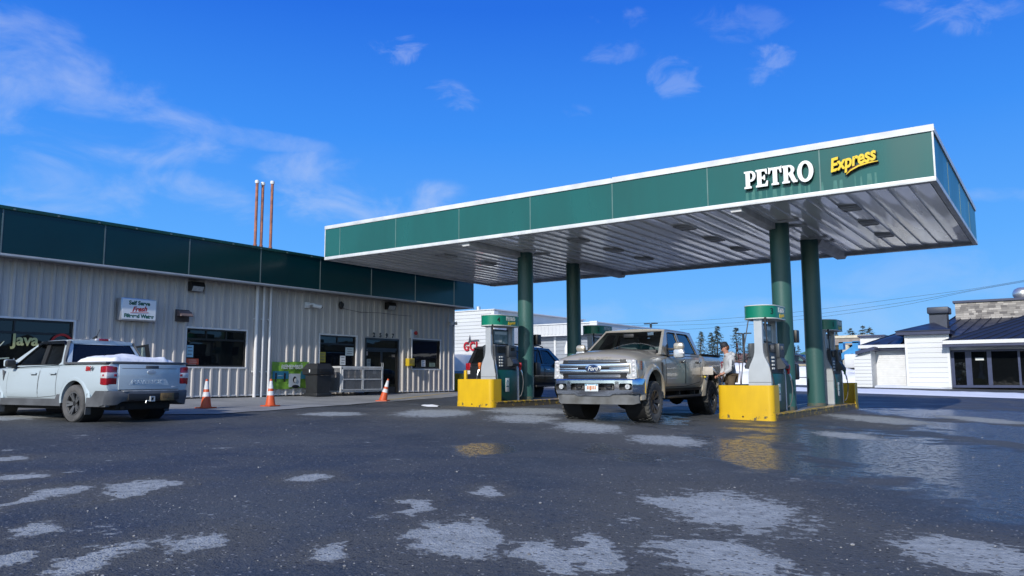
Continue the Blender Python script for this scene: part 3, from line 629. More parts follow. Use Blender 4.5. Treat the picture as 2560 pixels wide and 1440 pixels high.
# pale run-off stains under the letters
rng = random.Random(5)
for x in [-5.6, -5.46, -5.3, -5.16, -4.98, -4.8, -4.62, -4.44, -4.32, -4.24, -3.98, -3.7, -3.58, -3.3, -3.18, -3.02, -2.9]:
    ww = rng.uniform(.012, .055); zt_ = rng.uniform(5.14, 5.2); zb_ = CZB+.10
    w = MB(); w.poly([(x-ww*.7, CY0-.003, zt_), (x+ww*.7, CY0-.003, zt_), (x+ww, CY0-.003, zb_), (x-ww, CY0-.003, zb_)][::-1]); cb(w, 'run_off_stain', mat('pale_runoff', (.035, .17, .155), .5, var=.25, vscale=7, vcol=(.012, .12, .10)))
# deck of folded pans running front to back
w = MB(); x = CX0+.12; st = .406; n = int((CX1-CX0-.24)/st); st = (CX1-CX0-.24)/n
prof = []
for i in range(n):
    a = x+i*st; prof += [(a, CZB+.060), (a+.012, CZB+.066), (a+.03, CZB+.060), (a+st*.5, CZB+.050+.007*sin(i*2.3)), (a+st-.012, CZB+.036)]
w.loft([[(p, CY0+.1, z) for p, z in prof]+[(CX1-.12, CY0+.1, CZB+.2), (CX0+.12, CY0+.1, CZB+.2)], [(p, CY1-.1, z) for p, z in prof]+[(CX1-.12, CY1-.1, CZB+.2), (CX0+.12, CY1-.1, CZB+.2)]])
cb(w, 'deck', M_deck, smooth=20)
w = MB(); w.box2((CX0, CY0+.1, CZT-.3), (CX1, CY1-.1, CZT-.2)); cb(w, 'roof', M_alu)
M_beam = mat('beam_grey', (.62, .63, .65), .5, var=.15, vscale=3)
for xx in (XA, XC):
    w = MB(); w.prism([(xx-.36, CY0+.1, CZB+.05), (xx-.26, CY0+.1, CZB-.10), (xx-.02, CY0+.1, CZB-.10), (xx-.02, CY0+.1, CZB+.05)], (0, YF-CY0-.05, 0)); cb(w, 'beam', M_beam)
    w = MB(); w.prism([(xx+.02, YR, CZB+.05), (xx+.02, YR, CZB-.10), (xx+.26, YR, CZB-.10), (xx+.36, YR, CZB+.05)], (0, CY1-.1-YR, 0)); cb(w, 'beam', M_beam)
w = MB(); w.box2((CX0+.1, CY1-.36, CZB+.0), (CX1-.1, CY1-.1, CZB+.04)); w.box2((CX0+.1, CY1-.42, CZB-.03), (CX1-.1, CY1-.36, CZB+.06)); w.box2((CX0+.1, CY0+.1, CZB+.01), (CX1-.1, CY0+.2, CZB+.045)); cb(w, 'gutter', M_beam)
for xx, yy in ((XA, YF), (XA, YR), (XC, YF), (XC, YR)):
    w = MB(); z0 = gz(xx, yy)+.15
    w.cyl((xx, yy, z0), (xx, yy, CZB+.07), .245, seg=40)
    c_ = w.build('column', M_colg, can, True)
    w = MB(); w.lathe([(.246, z0), (.262, z0), (.258, z0+.05), (.249, z0+.09), (.246, z0+.09)], 40, T(xx, yy, 0)); rel_ = bmesh.ops.translate(w.b, vec=-can.location, verts=w.b.verts); w.build('rusty_foot', mat('rust_foot', (.10, .085, .06), .7, var=.3, vscale=9, vcol=(.03, .085, .07)), c_)
    for sy in (-.42, .42):
        w = MB(); w.box2((xx+.1, yy+sy-.12, CZB+.02), (xx+.6, yy+sy+.12, CZB+.045), .006); w.box2((xx-.6, yy+sy-.12, CZB+.02), (xx-.1, yy+sy+.12, CZB+.045), .006) if 0 else None; cb(w, 'ceiling_plate', M_beam)
M_lightlens = mat('ceiling_lens', (.74, .75, .76), .35, var=.1, vscale=12)
for xx in (-3.80, -7.89, -11.13, -16.05):
    for yy in (19.24, 21.4, 23.56):
        w = MB()
        for p, q in (((-.2, -.32), (.2, -.295)), ((-.2, .295), (.2, .32)), ((-.2, -.295), (-.175, .295)), ((.175, -.295), (.2, .295)), ((-.175, -.14), (.175, .14))): w.box2((xx+p[0], yy+p[1], CZB+.015), (xx+q[0], yy+q[1], CZB+.06))
        l_ = cb(w, 'ceiling_light', mat('light_frame_grey', (.42, .43, .44), .5))
        w = MB(); w.box2((xx-.17, yy-.29, CZB+.03), (xx+.17, yy+.29, CZB+.04)); bmesh.ops.translate(w.b, vec=-can.location, verts=w.b.verts); w.build('lens', M_lightlens, l_)
# ---- raised letters on the front fascia
def serif_letter(ch):
    """outline and holes of a heavy slab-serif capital, 1 unit tall"""
    arc = lambda cx, cz, rx, rz, a0, a1, n=14: [(cx+rx*cos(rad(a0+(a1-a0)*i/n)), cz+rz*sin(rad(a0+(a1-a0)*i/n))) for i in range(n+1)]
    if ch == 'P': return [(0, 0), (.50, 0), (.50, .11), (.40, .14), (.40, .38)]+arc(.46, .69, .34, .31, -90, 90)+[(0, 1), (0, .90), (.10, .87), (.10, .13), (0, .10)], [arc(.46, .69, .13, .19, -90, 90)+[(.40, .88), (.40, .50)]], .80
    if ch == 'E': return [(0, 0), (.80, 0), (.84, .32), (.74, .32), (.64, .14), (.40, .14), (.40, .44), (.52, .44), (.56, .36), (.64, .36), (.64, .66), (.56, .66), (.52, .57), (.40, .57), (.40, .87), (.62, .87), (.70, .70), (.79, .70), (.77, 1), (0, 1), (0, .9), (.10, .87), (.10, .13), (0, .10)], [], .86
    if ch == 'T': return [(.20, 0), (.70, 0), (.70, .10), (.60, .13), (.60, .86), (.72, .86), (.80, .66), (.90, .66), (.88, 1.0), (.93, 1.06), (.80, 1.0), (.10, 1.0), (-.03, 1.06), (.02, 1.0), (.0, .66), (.10, .66), (.18, .86), (.30, .86), (.30, .13), (.20, .10)], [], .92
    if ch == 'R': return [(0, 0), (.50, 0), (.50, .10), (.40, .13), (.40, .44), (.46, .43), (.62, .12), (.72, 0), (1.0, 0), (1.0, .10), (.92, .13), (.74, .48)]+arc(.46, .73, .37, .27, -40, 90, 10)+[(0, 1), (0, .9), (.10, .87), (.10, .13), (0, .10)], [arc(.46, .73, .13, .16, -90, 90, 10)+[(.40, .89), (.40, .57)]], 1.0
    if ch == 'O': return arc(.52, .5, .52, .55, 0, 360, 40)[:-1], [arc(.52, .5, .235, .40, 0, 360, 32)[:-1]], 1.06
sg = thing('canopy_sign', 'raised white serif capitals on the green canopy front', 'sign', (-4.86, CY0, 5.41))
h = .40; tot = sum(serif_letter(c)[2] for c in 'PETRO'); sc = 1.52/tot; x = -5.62
for i, ch in enumerate('PETRO'):
    o_, hs, adv = serif_letter(ch); w = MB(); zb_ = 5.205-.008*(ch == 'O')
    w.plate(o_, hs, lambda u, v: (x+u*sc, CY0-.12, zb_+v*h*(1.08 if ch == 'O' else 1)), V(0, .02, 0)); bmesh.ops.translate(w.b, vec=-sg.location, verts=w.b.verts); l_ = w.build('letter', M_white if 0 else mat('letter_white', (.82, .84, .84), .4, var=.02), sg, smooth=30)
    w = MB(); w.plate([(p[0], p[1]) for p in o_], hs, lambda u, v: (x+u*sc, CY0-.10, zb_+v*h*(1.08 if ch == 'O' else 1)), V(0, .095, 0)); bmesh.ops.translate(w.b, vec=-sg.location, verts=w.b.verts); w.build('letter_side', M_black, l_, smooth=30)
    x += adv*sc
sg = thing('canopy_sign', 'raised slanted yellow script letters with an underline swoosh on canopy front', 'sign', (-3.33, CY0, 5.45))
mxs = T(-3.33, CY0-.105, 5.50) @ FACE_NY @ RZ(.155)
M_ly = mat('letter_yellow', (.80, .55, .01), .4, var=.03)
w = MB(); w.text('Express', .40, mxs, ext=.012, shear=.32, bold=.012, sx=.74, ls=.98, res=6); bmesh.ops.translate(w.b, vec=-sg.location, verts=w.b.verts); l_ = w.build('letter', M_ly, sg, smooth=30)
w = MB(); w.text('Express', .40, T(.006, .05, -.008) @ mxs, ext=.04, shear=.32, bold=.016, sx=.74, ls=.98, res=5); bmesh.ops.translate(w.b, vec=-sg.location, verts=w.b.verts); w.build('letter_side', M_black, l_, smooth=30)
sw = [(-3.45, 5.21), (-3.36, 5.275), (-3.2, 5.345), (-3.0, 5.385), (-2.82, 5.40)]
def ribbon(w, pts, th, y, dp):
    up = [(p[0], p[1]+t_) for p, t_ in zip(pts, th)]; w.prism([(p[0], y, p[1]) for p in pts]+[(p[0], y, p[1]) for p in up[::-1]], (0, dp, 0))
w = MB(); ribbon(w, sw, (.012, .03, .035, .03, .012), CY0-.115, .02); bmesh.ops.translate(w.b, vec=-sg.location, verts=w.b.verts); s_ = w.build('swoosh', M_ly, sg)
w = MB(); ribbon(w, [(p[0]-.005, p[1]+.034) for p in sw[:4]], (.004, .02, .018, .003), CY0-.112, .02); ribbon(w, [(p[0], p[1]-.01) for p in sw], (.02, .05, .055, .05, .02), CY0-.094, .09); bmesh.ops.translate(w.b, vec=-sg.location, verts=w.b.verts); w.build('swoosh_edge', mat('swoosh_dark_red', (.14, .02, .012), .5), s_)

# ================================================================ islands, guards, pumps
def yellow(name, wear):
    """yellow paint over concrete/steel, chipped and dirty near the foot"""
    m = mat(name, (.70, .44, .012), .34, var=.08, vscale=3.5, vcol=(.62, .38, .014), bump=.03, bscale=14, stretch=(1.4, 1.4, .6), detail=7); t = m.node_tree; b = t.nodes['Principled BSDF']
    src = b.inputs['Base Color'].links[0].from_socket; co = N(t, 'ShaderNodeTexCoord')
    n_ = N(t, 'ShaderNodeTexNoise'); n_.inputs['Scale'].default_value = 7; n_.inputs['Detail'].default_value = 8; n_.inputs['Roughness'].default_value = .7; L(t, co.outputs['Object'], n_.inputs['Vector'])
    sp = N(t, 'ShaderNodeSeparateXYZ'); L(t, co.outputs['Object'], sp.inputs[0])
    fz = N(t, 'ShaderNodeMapRange'); L(t, sp.outputs[2], fz.inputs[0]); fz.inputs[1].default_value = .02; fz.inputs[2].default_value = .42; fz.inputs[3].default_value = .12*wear; fz.inputs[4].default_value = -.02
    ad = N(t, 'ShaderNodeMath', operation='ADD'); L(t, n_.outputs[0], ad.inputs[0]); L(t, fz.outputs[0], ad.inputs[1])
    r_ = N(t, 'ShaderNodeMapRange'); L(t, ad.outputs[0], r_.inputs[0]); r_.inputs[1].default_value = .64; r_.inputs[2].default_value = .70
    x_ = N(t, 'ShaderNodeMixRGB'); L(t, r_.outputs[0], x_.inputs['Fac']); L(t, src, x_.inputs['Color1']); x_.inputs['Color2'].default_value = (.11, .085, .05, 1); L(t, x_.outputs[0], b.inputs['Base Color'])
    return m
M_yel, M_kerb = yellow('guard_yellow', .8), yellow('kerb_yellow', 2.3)
M_islandtop = mat('island_concrete', (.20, .20, .20), .45, var=.3, vscale=1.6, vcol=(.09, .09, .092), detail=8, rvar=.3)
def rrect(x0, y0, x1, y1, r, n=6):
    p = []
    for cx, cy, a in ((x1-r, y1-r, 0), (x0+r, y1-r, 90), (x0+r, y0+r, 180), (x1-r, y0+r, 270)): p += [(cx+r*cos(rad(a+90*i/n)), cy+r*sin(rad(a+90*i/n))) for i in range(n+1)]
    return p
def island(xc, lab):
    z0 = gz(xc, 20); t_ = thing('pump_island', lab, 'kerb island', (xc, 22.1, z0), 0, 'raised pump islands')
    a = rrect(-.64, -4.3, .64, 4.3, .18); b = rrect(-.60, -4.26, .60, 4.26, .16); i_ = rrect(-.47, -4.13, .47, 4.13, .1)
    w = MB(); w.loft([[(x, y, -.12) for x, y in a], [(x, y, .115) for x, y in a], [(x+.012*(x > 0)-.012*(x < 0), y, .125) for x, y in a], [(x+.012*(x > 0)-.012*(x < 0), y, .14) for x, y in a], [(x, y, .158) for x, y in b], [(x, y, .158) for x, y in i_], [(x, y, -.12) for x, y in i_]], caps=False); k_ = w.build('kerb', M_kerb, t_, smooth=40)
    w = MB(); w.prism([(x, y, .10) for x, y in i_], (0, 0, .05)); w.build('slab', M_islandtop, t_)
    return t_
island(XC-.16, 'raised pump island with worn yellow kerb, right one beside the tan pickup')
island(XA-.02, 'raised pump island with worn yellow kerb, left one beside the dark estate car')
def guard(xc, y, face, lab, wd=.645):
    t_ = thing('pump_guard', lab, 'guard', (xc, y, gz(xc, y)-.01), 0 if face < 0 else pi, 'yellow steel guards at the ends of the pump islands')
    r = .13; th = .03
    o_ = [(-wd, .46)]+[(-wd+r+r*cos(rad(180+90*i/8)), r+r*sin(rad(180+90*i/8))) for i in range(9)]+[(wd-r+r*cos(rad(270+90*i/8)), r+r*sin(rad(270+90*i/8))) for i in range(9)]+[(wd, .46)]
    q = r-th; i_ = [(-wd+th, .46)]+[(-wd+r+q*cos(rad(180+90*i/8)), r+q*sin(rad(180+90*i/8))) for i in range(9)]+[(wd-r+q*cos(rad(270+90*i/8)), r+q*sin(rad(270+90*i/8))) for i in range(9)]+[(wd-th, .46)]
    ring = o_+i_[::-1]
    w = MB(); w.loft([[(x, y_, z) for x, y_ in ring] for z in (0, .15, .162, .17, .792)]); 
    g_ = w.build('plate', M_yel, t_, smooth=40)
    w = MB(); w.loft([[(x*1.012, y_-.008, z) for x, y_ in ring] for z in (-.02, .13, .152)]); w.build('foot_band', M_yel, t_, smooth=40)
    w = MB(); w.cyl((-.05, -.012, .085), (-.05, .01, .085), .022, seg=12); w.build('bolt_hole', mat('rust_hole', (.06, .02, .012), .8), t_)
    return t_
guard(XC-.2, 17.74, -1, 'glossy yellow steel guard nearest the tan pickup')
guard(XC-.16, 26.48, 1, 'brownish yellow guard at the rear end of the right island')
gl = guard(XA-.05, 17.72, -1, 'yellow steel guard with a short post behind it, front of left island')
w = MB(); w.box((-.52, .30, .52), (.075, .075, 1.06), .004); w.build('post', M_yel, gl)
guard(XA-.02, 26.48, 1, 'yellow guard at the rear end of the left island')

M_psilver = mat('pump_silver', (.52, .55, .58), .32, metal=.25, var=.06); M_pgrey = mat('pump_dark_grey', (.050, .058, .068), .45, var=.1); M_pgreen = mat('pump_green', (.006, .085, .062), .35, var=.1); M_hgreen = mat('header_green', (.004, .20, .12), .3, var=.04); M_screen = mat('screen_glass', (.02, .025, .03), .08, var=.05); M_hose = mat('hose_black', (.015, .015, .016), .5); M_key = mat('keypad_blue', (.05, .09, .20), .5); M_nred = mat('nozzle_red', (.55, .015, .02), .4); M_norange = mat('nozzle_orange', (.65, .16, .03), .4); M_chrome = mat('chrome', (.72, .72, .72), .15, metal=1, var=.02); M_sticker = mat('sticker_white', (.66, .68, .66), .4, var=.05); M_ngreen = mat('nozzle_green', (.01, .16, .06), .4)
def stadium(hx, hy, n=12):
    return [(hx*cos(rad(180*i/n)), hy-hx+hx*sin(rad(180*i/n))) for i in range(n+1)]+[(-hx*cos(rad(180*i/n)), -(hy-hx)-hx*sin(rad(180*i/n))) for i in range(n+1)]
def pump(xc, yc, num, lab, flip=False):
    t_ = thing('fuel_pump', lab, 'fuel pump', (xc, yc, gz(xc, yc)+.15), pi if flip else 0, 'fuel pumps on the islands')
    half = [(.265, 0), (.265, .80), (.262, .92), (.245, 1.02), (.21, 1.12), (.165, 1.21), (.125, 1.30), (.102, 1.40), (.095, 1.52), (.095, 2.2)]
    out_ = half+[(-x, z) for x, z in half[::-1]]
    for y in (-.60, .50):
        w = MB(); w.plate(out_, [], lambda u, v: (u, y, v), V(0, .10, 0)); e_ = w.build('end_panel', M_psilver, t_, smooth=25)
        w = MB(); w.box((0, y+(-.0 if y < 0 else .10), .70), (.532, .006, .008)); w.build('seam', M_black, e_)
        w = MB(); w.plate([(.268, 0), (.268, .32), (-.268, .32), (-.268, 0)], [], lambda u, v: (u, y-.004 if y < 0 else y+.104, v), V(0, .004 if y < 0 else -.004, 0)) if num == '4' else w.box((0, y+.05, .02), (.54, .11, .04)); w.build('kick_plate', mat('pump_kick', (.20, .21, .23), .5), e_)
    w = MB(); w.box2((-.275, -.50, 0), (.275, .50, .90), .02); w.build('cabinet', M_pgreen, t_)
    w = MB(); w.box2((-.225, -.50, .902), (.225, .50, 1.30), .01); w.prism([(-.225, -.5, 1.30), (.225, -.5, 1.30), (.20, -.5, 1.62), (-.20, -.5, 1.62)], (0, 1.0, 0)); hd = w.build('dispenser_head', M_pgrey, t_)
    for s_ in (1, -1):
        mx = Matrix.Rotation(0 if s_ > 0 else pi, 4, 'Z')
        w = MB(); w.box2((.21, .02, 1.28), (.30, .44, 1.62), .012, mx); w.prism([(.20, .06, 1.00), (.40, .06, 1.02), (.42, .06, 1.08), (.30, .06, 1.28), (.20, .06, 1.30)], (0, .34, 0), mx); f_ = w.build('control_panel', M_pgrey, t_)
        w = MB(); w.box2((.299, .12, 1.46), (.304, .32, 1.56), 0, mx); w.build('screen', M_screen, f_)
        w = MB()
        for i in range(3):
            for j in range(4): w.box((.414-.024-.016*j*1.25+.03, .14+.07*i, 1.105+.032*j), (.012, .045, .022), 0, mx)
        w.build('keypad', M_key, f_)
        for i in range(4):
            for j in range(2): w = MB(); w.box((.228, -.33+.11*j, 1.02+.085*i), (.03, .075, .045), .006, mx); w.build('grade_button', M_sticker, t_)
        w = MB(); w.box2((.22, -.44, 1.40), (.235, -.06, 1.58), 0, mx); w.build('price_display', M_screen, t_)
        if num == '3' and s_ < 0: continue
        # nozzle in its boot, hose loop
        nz = M_nred if s_ > 0 else (M_norange if num == '4' else M_ngreen)
        w = MB(); w.box((.33, .56, 1.05), (.10, .10, .14), .03, mx); w.box((.34, .56, .95), (.06, .06, .12), .02, mx); n_ = w.build('nozzle', nz, t_)
        w = MB(); w.tube([mx @ V(.34, .56, .93), mx @ V(.37, .60, .84), mx @ V(.38, .62, .74)], .022, 8); w.build('spout', M_chrome, n_)
        if not (num == '3' and s_ < 0):
            w = MB(); w.tube([mx @ V(*p) for p in ((.38, .62, .76), (.40, .64, .55), (.38, .63, .30), (.34, .60, .14), (.30, .56, .1))], .013, 8); w.build('hose', mat('hose_grey', (.10, .10, .105), .5), n_)
        w = MB(); w.tube([mx @ V(*p) for p in ((.20, -.46-.2, 2.22), (.21, -.665, 1.9), (.235, -.67, 1.4), (.28, -.66, 1.0), (.33, -.66, .75), (.36, -.66, .5))], .016, 8); w.cyl(mx @ V(.2, -.66, 1.92), mx @ V(.2, -.66, 2.2), .028, seg=10); w.build('hose', M_hose, t_)
        w = MB(); w.box((.278, -.02, .46), (.006, .19, .40), .002, mx); st_ = w.build('sticker', M_sticker, t_)
        w = MB(); w.tube([mx @ V(.283, -.02+.055*cos(rad(a)), .50+.09*sin(rad(a))) for a in range(-20, 201, 20)], .008, 5); w.box((.283, -.02, .42), (.003, .13, .035), 0, mx); w.build('emblem', mat('emblem_teal', (.03, .14, .15), .5), st_)
    w = MB(); w.box2((-.02, -.40, 1.64), (.02, .40, 2.10), .006); tp = w.build('topper', M_black, t_)
    for s_ in (1, -1):
        w = MB(); w.box2((.021, -.36, 1.68), (.024, .36, 2.06), 0, RZ(0 if s_ > 0 else pi)); pc = w.build('topper_card', mat('topper_card', (.30, .34, .33), .35, var=.3, vscale=5, vcol=(.10, .16, .15)), tp)
    w = MB(); w.box2((.0255, -.30, 1.95), (.027, .30, 2.03)); w.box2((.0255, -.3, 1.72), (.027, .05, 1.78)); w.build('topper_print', M_sticker, tp)
    w = MB(); w.prism([(x, y, 2.20) for x, y in stadium(.375, .69)], (0, 0, .30)); hh = w.build('header', M_hgreen, t_, smooth=40)
    w = MB(); w.prism([(x, y, 2.185) for x, y in stadium(.383, .70)], (0, 0, .022)); w.prism([(x, y, 2.492) for x, y in stadium(.382, .698)], (0, 0, .018)); w.build('header_trim', M_sticker, hh, smooth=40)
    for s_ in (0, pi):
        an = rad(58)
        w = MB(); w.text(num, .2, RZ(s_) @ T(.376*sin(an), -.315-.376*cos(an), 2.35) @ RZ(an) @ FACE_NY, bold=.001, ext=.004); w.build('number', M_black, hh)
        w = MB(); w.text('PETRO', .15, RZ(s_) @ T(.378, .02, 2.40) @ FACE_PX, bold=.008, ext=.003); w.build('lettering', M_sticker, hh)
        w = MB(); w.text('Express', .12, RZ(s_) @ T(.378, .06, 2.28) @ FACE_PX @ RZ(.1), bold=.005, ext=.003, shear=.3); w.build('lettering', M_ly, hh)
    return t_
pump(XA, 18.95, '4', 'fuel pump number 4 between left yellow guard and column')
pump(XC-.03, 18.95, '3', 'sunlit fuel pump number 3 behind the glossy yellow guard by the tan pickup')
pump(XA+.05, 24.9, '2', 'shaded fuel pump at the back of the left island behind the tan pickup', True)
pump(XC+.02, 24.75, '1', 'shaded fuel pump at the back of the right island in front of the white building', True)
# towel and squeegee units on the columns
for xx, lab in ((XA, 'dark towel and squeegee unit on the back of the left front column'), (XC, 'dark towel and squeegee unit on the back of the right front column')):
    z0 = gz(xx, YF)+.15; t_ = thing('service_unit', lab, 'dispenser', (xx+.06, YF+.26, z0), 0, 'towel dispensers on the canopy columns')
    w = MB(); w.box2((-.16, .0, 1.70), (.20, .24, 2.02), .015); w.build('towel_box', M_black, t_)
    w = MB(); w.box2((-.12, .0, .75), (.16, .28, 1.15), .04); w.build('bucket', M_black, t_)
    w = MB(); w.box2((-.03, -.005, .0), (.05, .05, 1.70)); w.tube([(.06, .15, 1.1), (.1, .16, 1.6)], .015, 6); w.build('bracket', M_dark, t_)
# ================================================================ vehicles (local frame: x forward, y left, z up, origin under the rear axle)
def paint(name, col, metal=.25, rough=.34, dirt=(.20, .19, .17), dz=.75):
    """car paint with a film of road dirt low on the body"""
    m = mat(name, col, rough, metal=metal, coat=.9, var=.02, vscale=.8); t = m.node_tree; b = t.nodes['Principled BSDF']
    src = b.inputs['Base Color'].links[0].from_socket; co = N(t, 'ShaderNodeTexCoord'); n_ = N(t, 'ShaderNodeTexNoise'); n_.inputs['Scale'].default_value = 3; n_.inputs['Detail'].default_value = 7; L(t, co.outputs['Object'], n_.inputs['Vector'])
    sp = N(t, 'ShaderNodeSeparateXYZ'); L(t, co.outputs['Object'], sp.inputs[0])
    fz = N(t, 'ShaderNodeMapRange'); L(t, sp.outputs[2], fz.inputs[0]); fz.inputs[1].default_value = dz-.35; fz.inputs[2].default_value = dz+.25; fz.inputs[3].default_value = .6; fz.inputs[4].default_value = .02
    mu = N(t, 'ShaderNodeMath', operation='MULTIPLY'); L(t, fz.outputs[0], mu.inputs[0]); L(t, n_.outputs[0], mu.inputs[1])
    x_ = N(t, 'ShaderNodeMixRGB'); L(t, mu.outputs[0], x_.inputs['Fac']); L(t, src, x_.inputs['Color1']); x_.inputs['Color2'].default_value = (*dirt, 1); L(t, x_.outputs[0], b.inputs['Base Color'])
    rr = N(t, 'ShaderNodeMapRange'); L(t, mu.outputs[0], rr.inputs[0]); rr.inputs[3].default_value = rough; rr.inputs[4].default_value = .8; L(t, rr.outputs[0], b.inputs['Roughness'])
    cr = N(t, 'ShaderNodeMapRange'); L(t, mu.outputs[0], cr.inputs[0]); cr.inputs[2].default_value = .5; cr.inputs[3].default_value = .9; cr.inputs[4].default_value = .1; L(t, cr.outputs[0], b.inputs['Coat Weight'])
    return m
M_tyre = mat('tyre_rubber', (.028, .028, .029), .75, var=.15, vscale=4, vcol=(.055, .053, .05), bump=.2, bscale=60)
M_tyrem = mat('muddy_tyre', (.04, .04, .04), .8, var=.15, vscale=2.5, vcol=(.10, .097, .09), bump=.2, bscale=60); M_tyred = mat('dusty_tyre', (.115, .113, .115), .85, var=.2, vscale=5, vcol=(.06, .06, .062))
M_rimk = mat('black_rim', (.07, .072, .078), .4, metal=.3, var=.1); M_rimg = mat('grey_rim', (.16, .165, .175), .4, metal=.4, var=.15)
M_trimk = mat('black_trim', (.016, .017, .019), .55, var=.1); M_clad = mat('grey_cladding', (.105, .112, .125), .62, var=.14, vscale=4, bump=.1, bscale=90)
M_seamk = mat('panel_gap', (.01, .01, .01), .8); M_cabin = mat('cabin_dark', (.17, .18, .19), .7, var=.1)
M_carglass = glassmat('car_glass', (.66, .76, .76), .03); M_privglass = glassmat('privacy_glass', (.10, .115, .13), .55)
M_lamp = mat('lamp_clear', (.80, .82, .84), .14, metal=.2, var=.28, vscale=30, vcol=(.38, .40, .42)); M_tail = mat('tail_red', (.40, .008, .018), .15, var=.2, vscale=18, coat=.8); M_tailw = mat('tail_white', (.66, .64, .66), .18, var=.12, vscale=16, coat=.6)
M_amber = mat('amber_lens', (.30, .07, .03), .3)
M_under = mat('underbody', (.012, .012, .013), .8)
def wheel(parent, x, y, D, wd, rimr, M_t, M_r, nsp, lugs=0, style=0, zoff=0.):
    R = D/2; h = wd/2
    side = 1 if y > 0 else -1; wm = RX(-pi/2) if side > 0 else RX(pi/2)     # lathe axis +Z -> outward
    w = MB(); p = [(rimr, -h*.8), (R*.80, -h), (R*.93, -h*.97), (R*.985, -h*.8), (R, -h*.55), (R, h*.55), (R*.985, h*.8), (R*.93, h*.97), (R*.80, h), (rimr+.015, h*.86), (rimr, h*.8)]
    w.lathe(p, 48, wm, closed=True)
    for k in range(lugs):
        for row in range(4):
            a = 2*pi*(k+.5*(row % 2))/lugs; zz = (-.72, -.24, .24, .72)[row]*h
            w.box((R+.001, 0, zz), (.022, .045*R/.45, h*.36), .004, wm @ RZ(a) @ T(0, 0, 0) , seg=1)
        for sg_ in (1, -1): w.box((R*.955, 0, sg_*h*.93), (.05, .035, .022), .004, wm @ RZ(2*pi*(k+.25)/lugs), seg=1)
    t_ = w.build('wheel', M_t, parent); t_.location = (x, y, R-.012+zoff)
    w = MB(); w.lathe([(rimr, h*.80), (rimr-.012, h*.84), (rimr-.03, h*.72), (rimr-.045, h*.3), (.07, h*.05), (.0, h*.05)], 40, wm); w.lathe([(.075, h*.05), (.075, h*.5), (.06, h*.58), (0, h*.58)], 20, wm)
    r_ = w.build('rim', M_under if style == 0 else M_trimk, t_)
    w = MB()
    for k in range(nsp):
        a = 2*pi*k/nsp
        if style == 0: w.prism([(.05, -.022, h*.34), (rimr-.02, -.045, h*.66), (rimr-.02, .045, h*.66), (.05, .022, h*.34)], (0, 0, .035), wm @ RZ(a))
        else:
            for q in (-.17, .17): w.prism([(.05, -.018, h*.36), (rimr-.02, -.024, h*.72), (rimr-.02, .024, h*.72), (.05, .018, h*.36)], (0, 0, .03), wm @ RZ(a+q) )
        w.cyl(wm @ RZ(a) @ V(.055, 0, h*.5), wm @ RZ(a) @ V(.055, 0, h*.62), .011, seg=6)
    w.lathe([(rimr+.004, h*.80), (rimr+.004, h*.87), (rimr-.014, h*.88), (rimr-.02, h*.72)], 40, wm, closed=True)
    w.build('spokes', M_r, t_)
    return t_
def arch_flare(mb, x, zc, R, y, side, out_, wd, a0=-8, a1=188, n=26):
    secs = []
    for i in range(n+1):
        a = rad(a0+(a1-a0)*i/n); c, s = cos(a), sin(a); f = out_*(.45+.55*min(1, max(0, sin(a)*1.6+.35)))
        secs.append([(x+c*r_, side*yy, zc+s*r_) for r_, yy in ((R-.012, y-.10), (R-.012, y+f), (R+.02, y+f+.006), (R+wd*.6, y+f*.75), (R+wd, y-.012), (R+wd, y-.1))])
    mb.loft(secs)
def make_body(name, st, m, parent, arches, bed, topx):
    """closed lower body lofted from stations (x, half width, bottom, top, crown), wheel wells and bed cut out"""
    secs = []
    for x, w_, zb, zt, cr in st:
        h = [(0, zb), (w_-.16, zb), (w_-.06, zb+.015), (w_-.02, zb+.10), (w_-.004, zb+.30*(zt-zb)), (w_, zb+.55*(zt-zb)), (w_-.012, zb+.78*(zt-zb)), (w_-.03, zt-.07), (w_-.055, zt-.025), (w_-.10, zt), (w_*.72, zt+cr*.55), (w_*.4, zt+cr*.9), (0, zt+cr)]
        secs.append([(x, y, z) for y, z in h]+[(x, -y, z) for y, z in h[-2:0:-1]])
    w = MB(); w.loft(secs); bv = BVHTree.FromBMesh(w.b)
    o = w.build(name, m, parent, smooth=32); cs = []
    for x, zc, R in arches:
        for s in (1, -1):
            c = MB(); c.cyl((x, s*.50, zc), (x, s*1.4, zc), R, seg=48); c.box2((x-R, s*.50, zc-2), (x+R, s*1.4, zc-.0)) if 0 else None; cs.append(c.build('cut', None))
    if bed:
        c = MB(); c.box2((bed[0], -bed[2], bed[3]), (bed[1], bed[2], 3)); cs.append(c.build('cut', None))
    boolean(o, cs); return o, bv
def sidept(bv, x, z, side):
    h = bv.ray_cast(V(x, side*4, z), V(0, -side, 0)); return h[0] if h[0] is not None else V(x, side*.9, z)
def patch(bv, quad, side, off, n=10):
    """grid following the body side between four (x,z) corners: bottom-rear, bottom-front, top-front, top-rear"""
    (ax, az), (bx, bz), (cx, cz), (dx, dz) = quad; rows = []
    for j in range(n+1):
        v = j/n; row = []
        for i in range(n+1):
            u = i/n; x = (1-v)*((1-u)*ax+u*bx)+v*((1-u)*dx+u*cx); z = (1-v)*((1-u)*az+u*bz)+v*((1-u)*dz+u*cz); p = sidept(bv, x, z, side); row.append(p+V(0, side*off, 0))
        rows.append(row)
    return rows
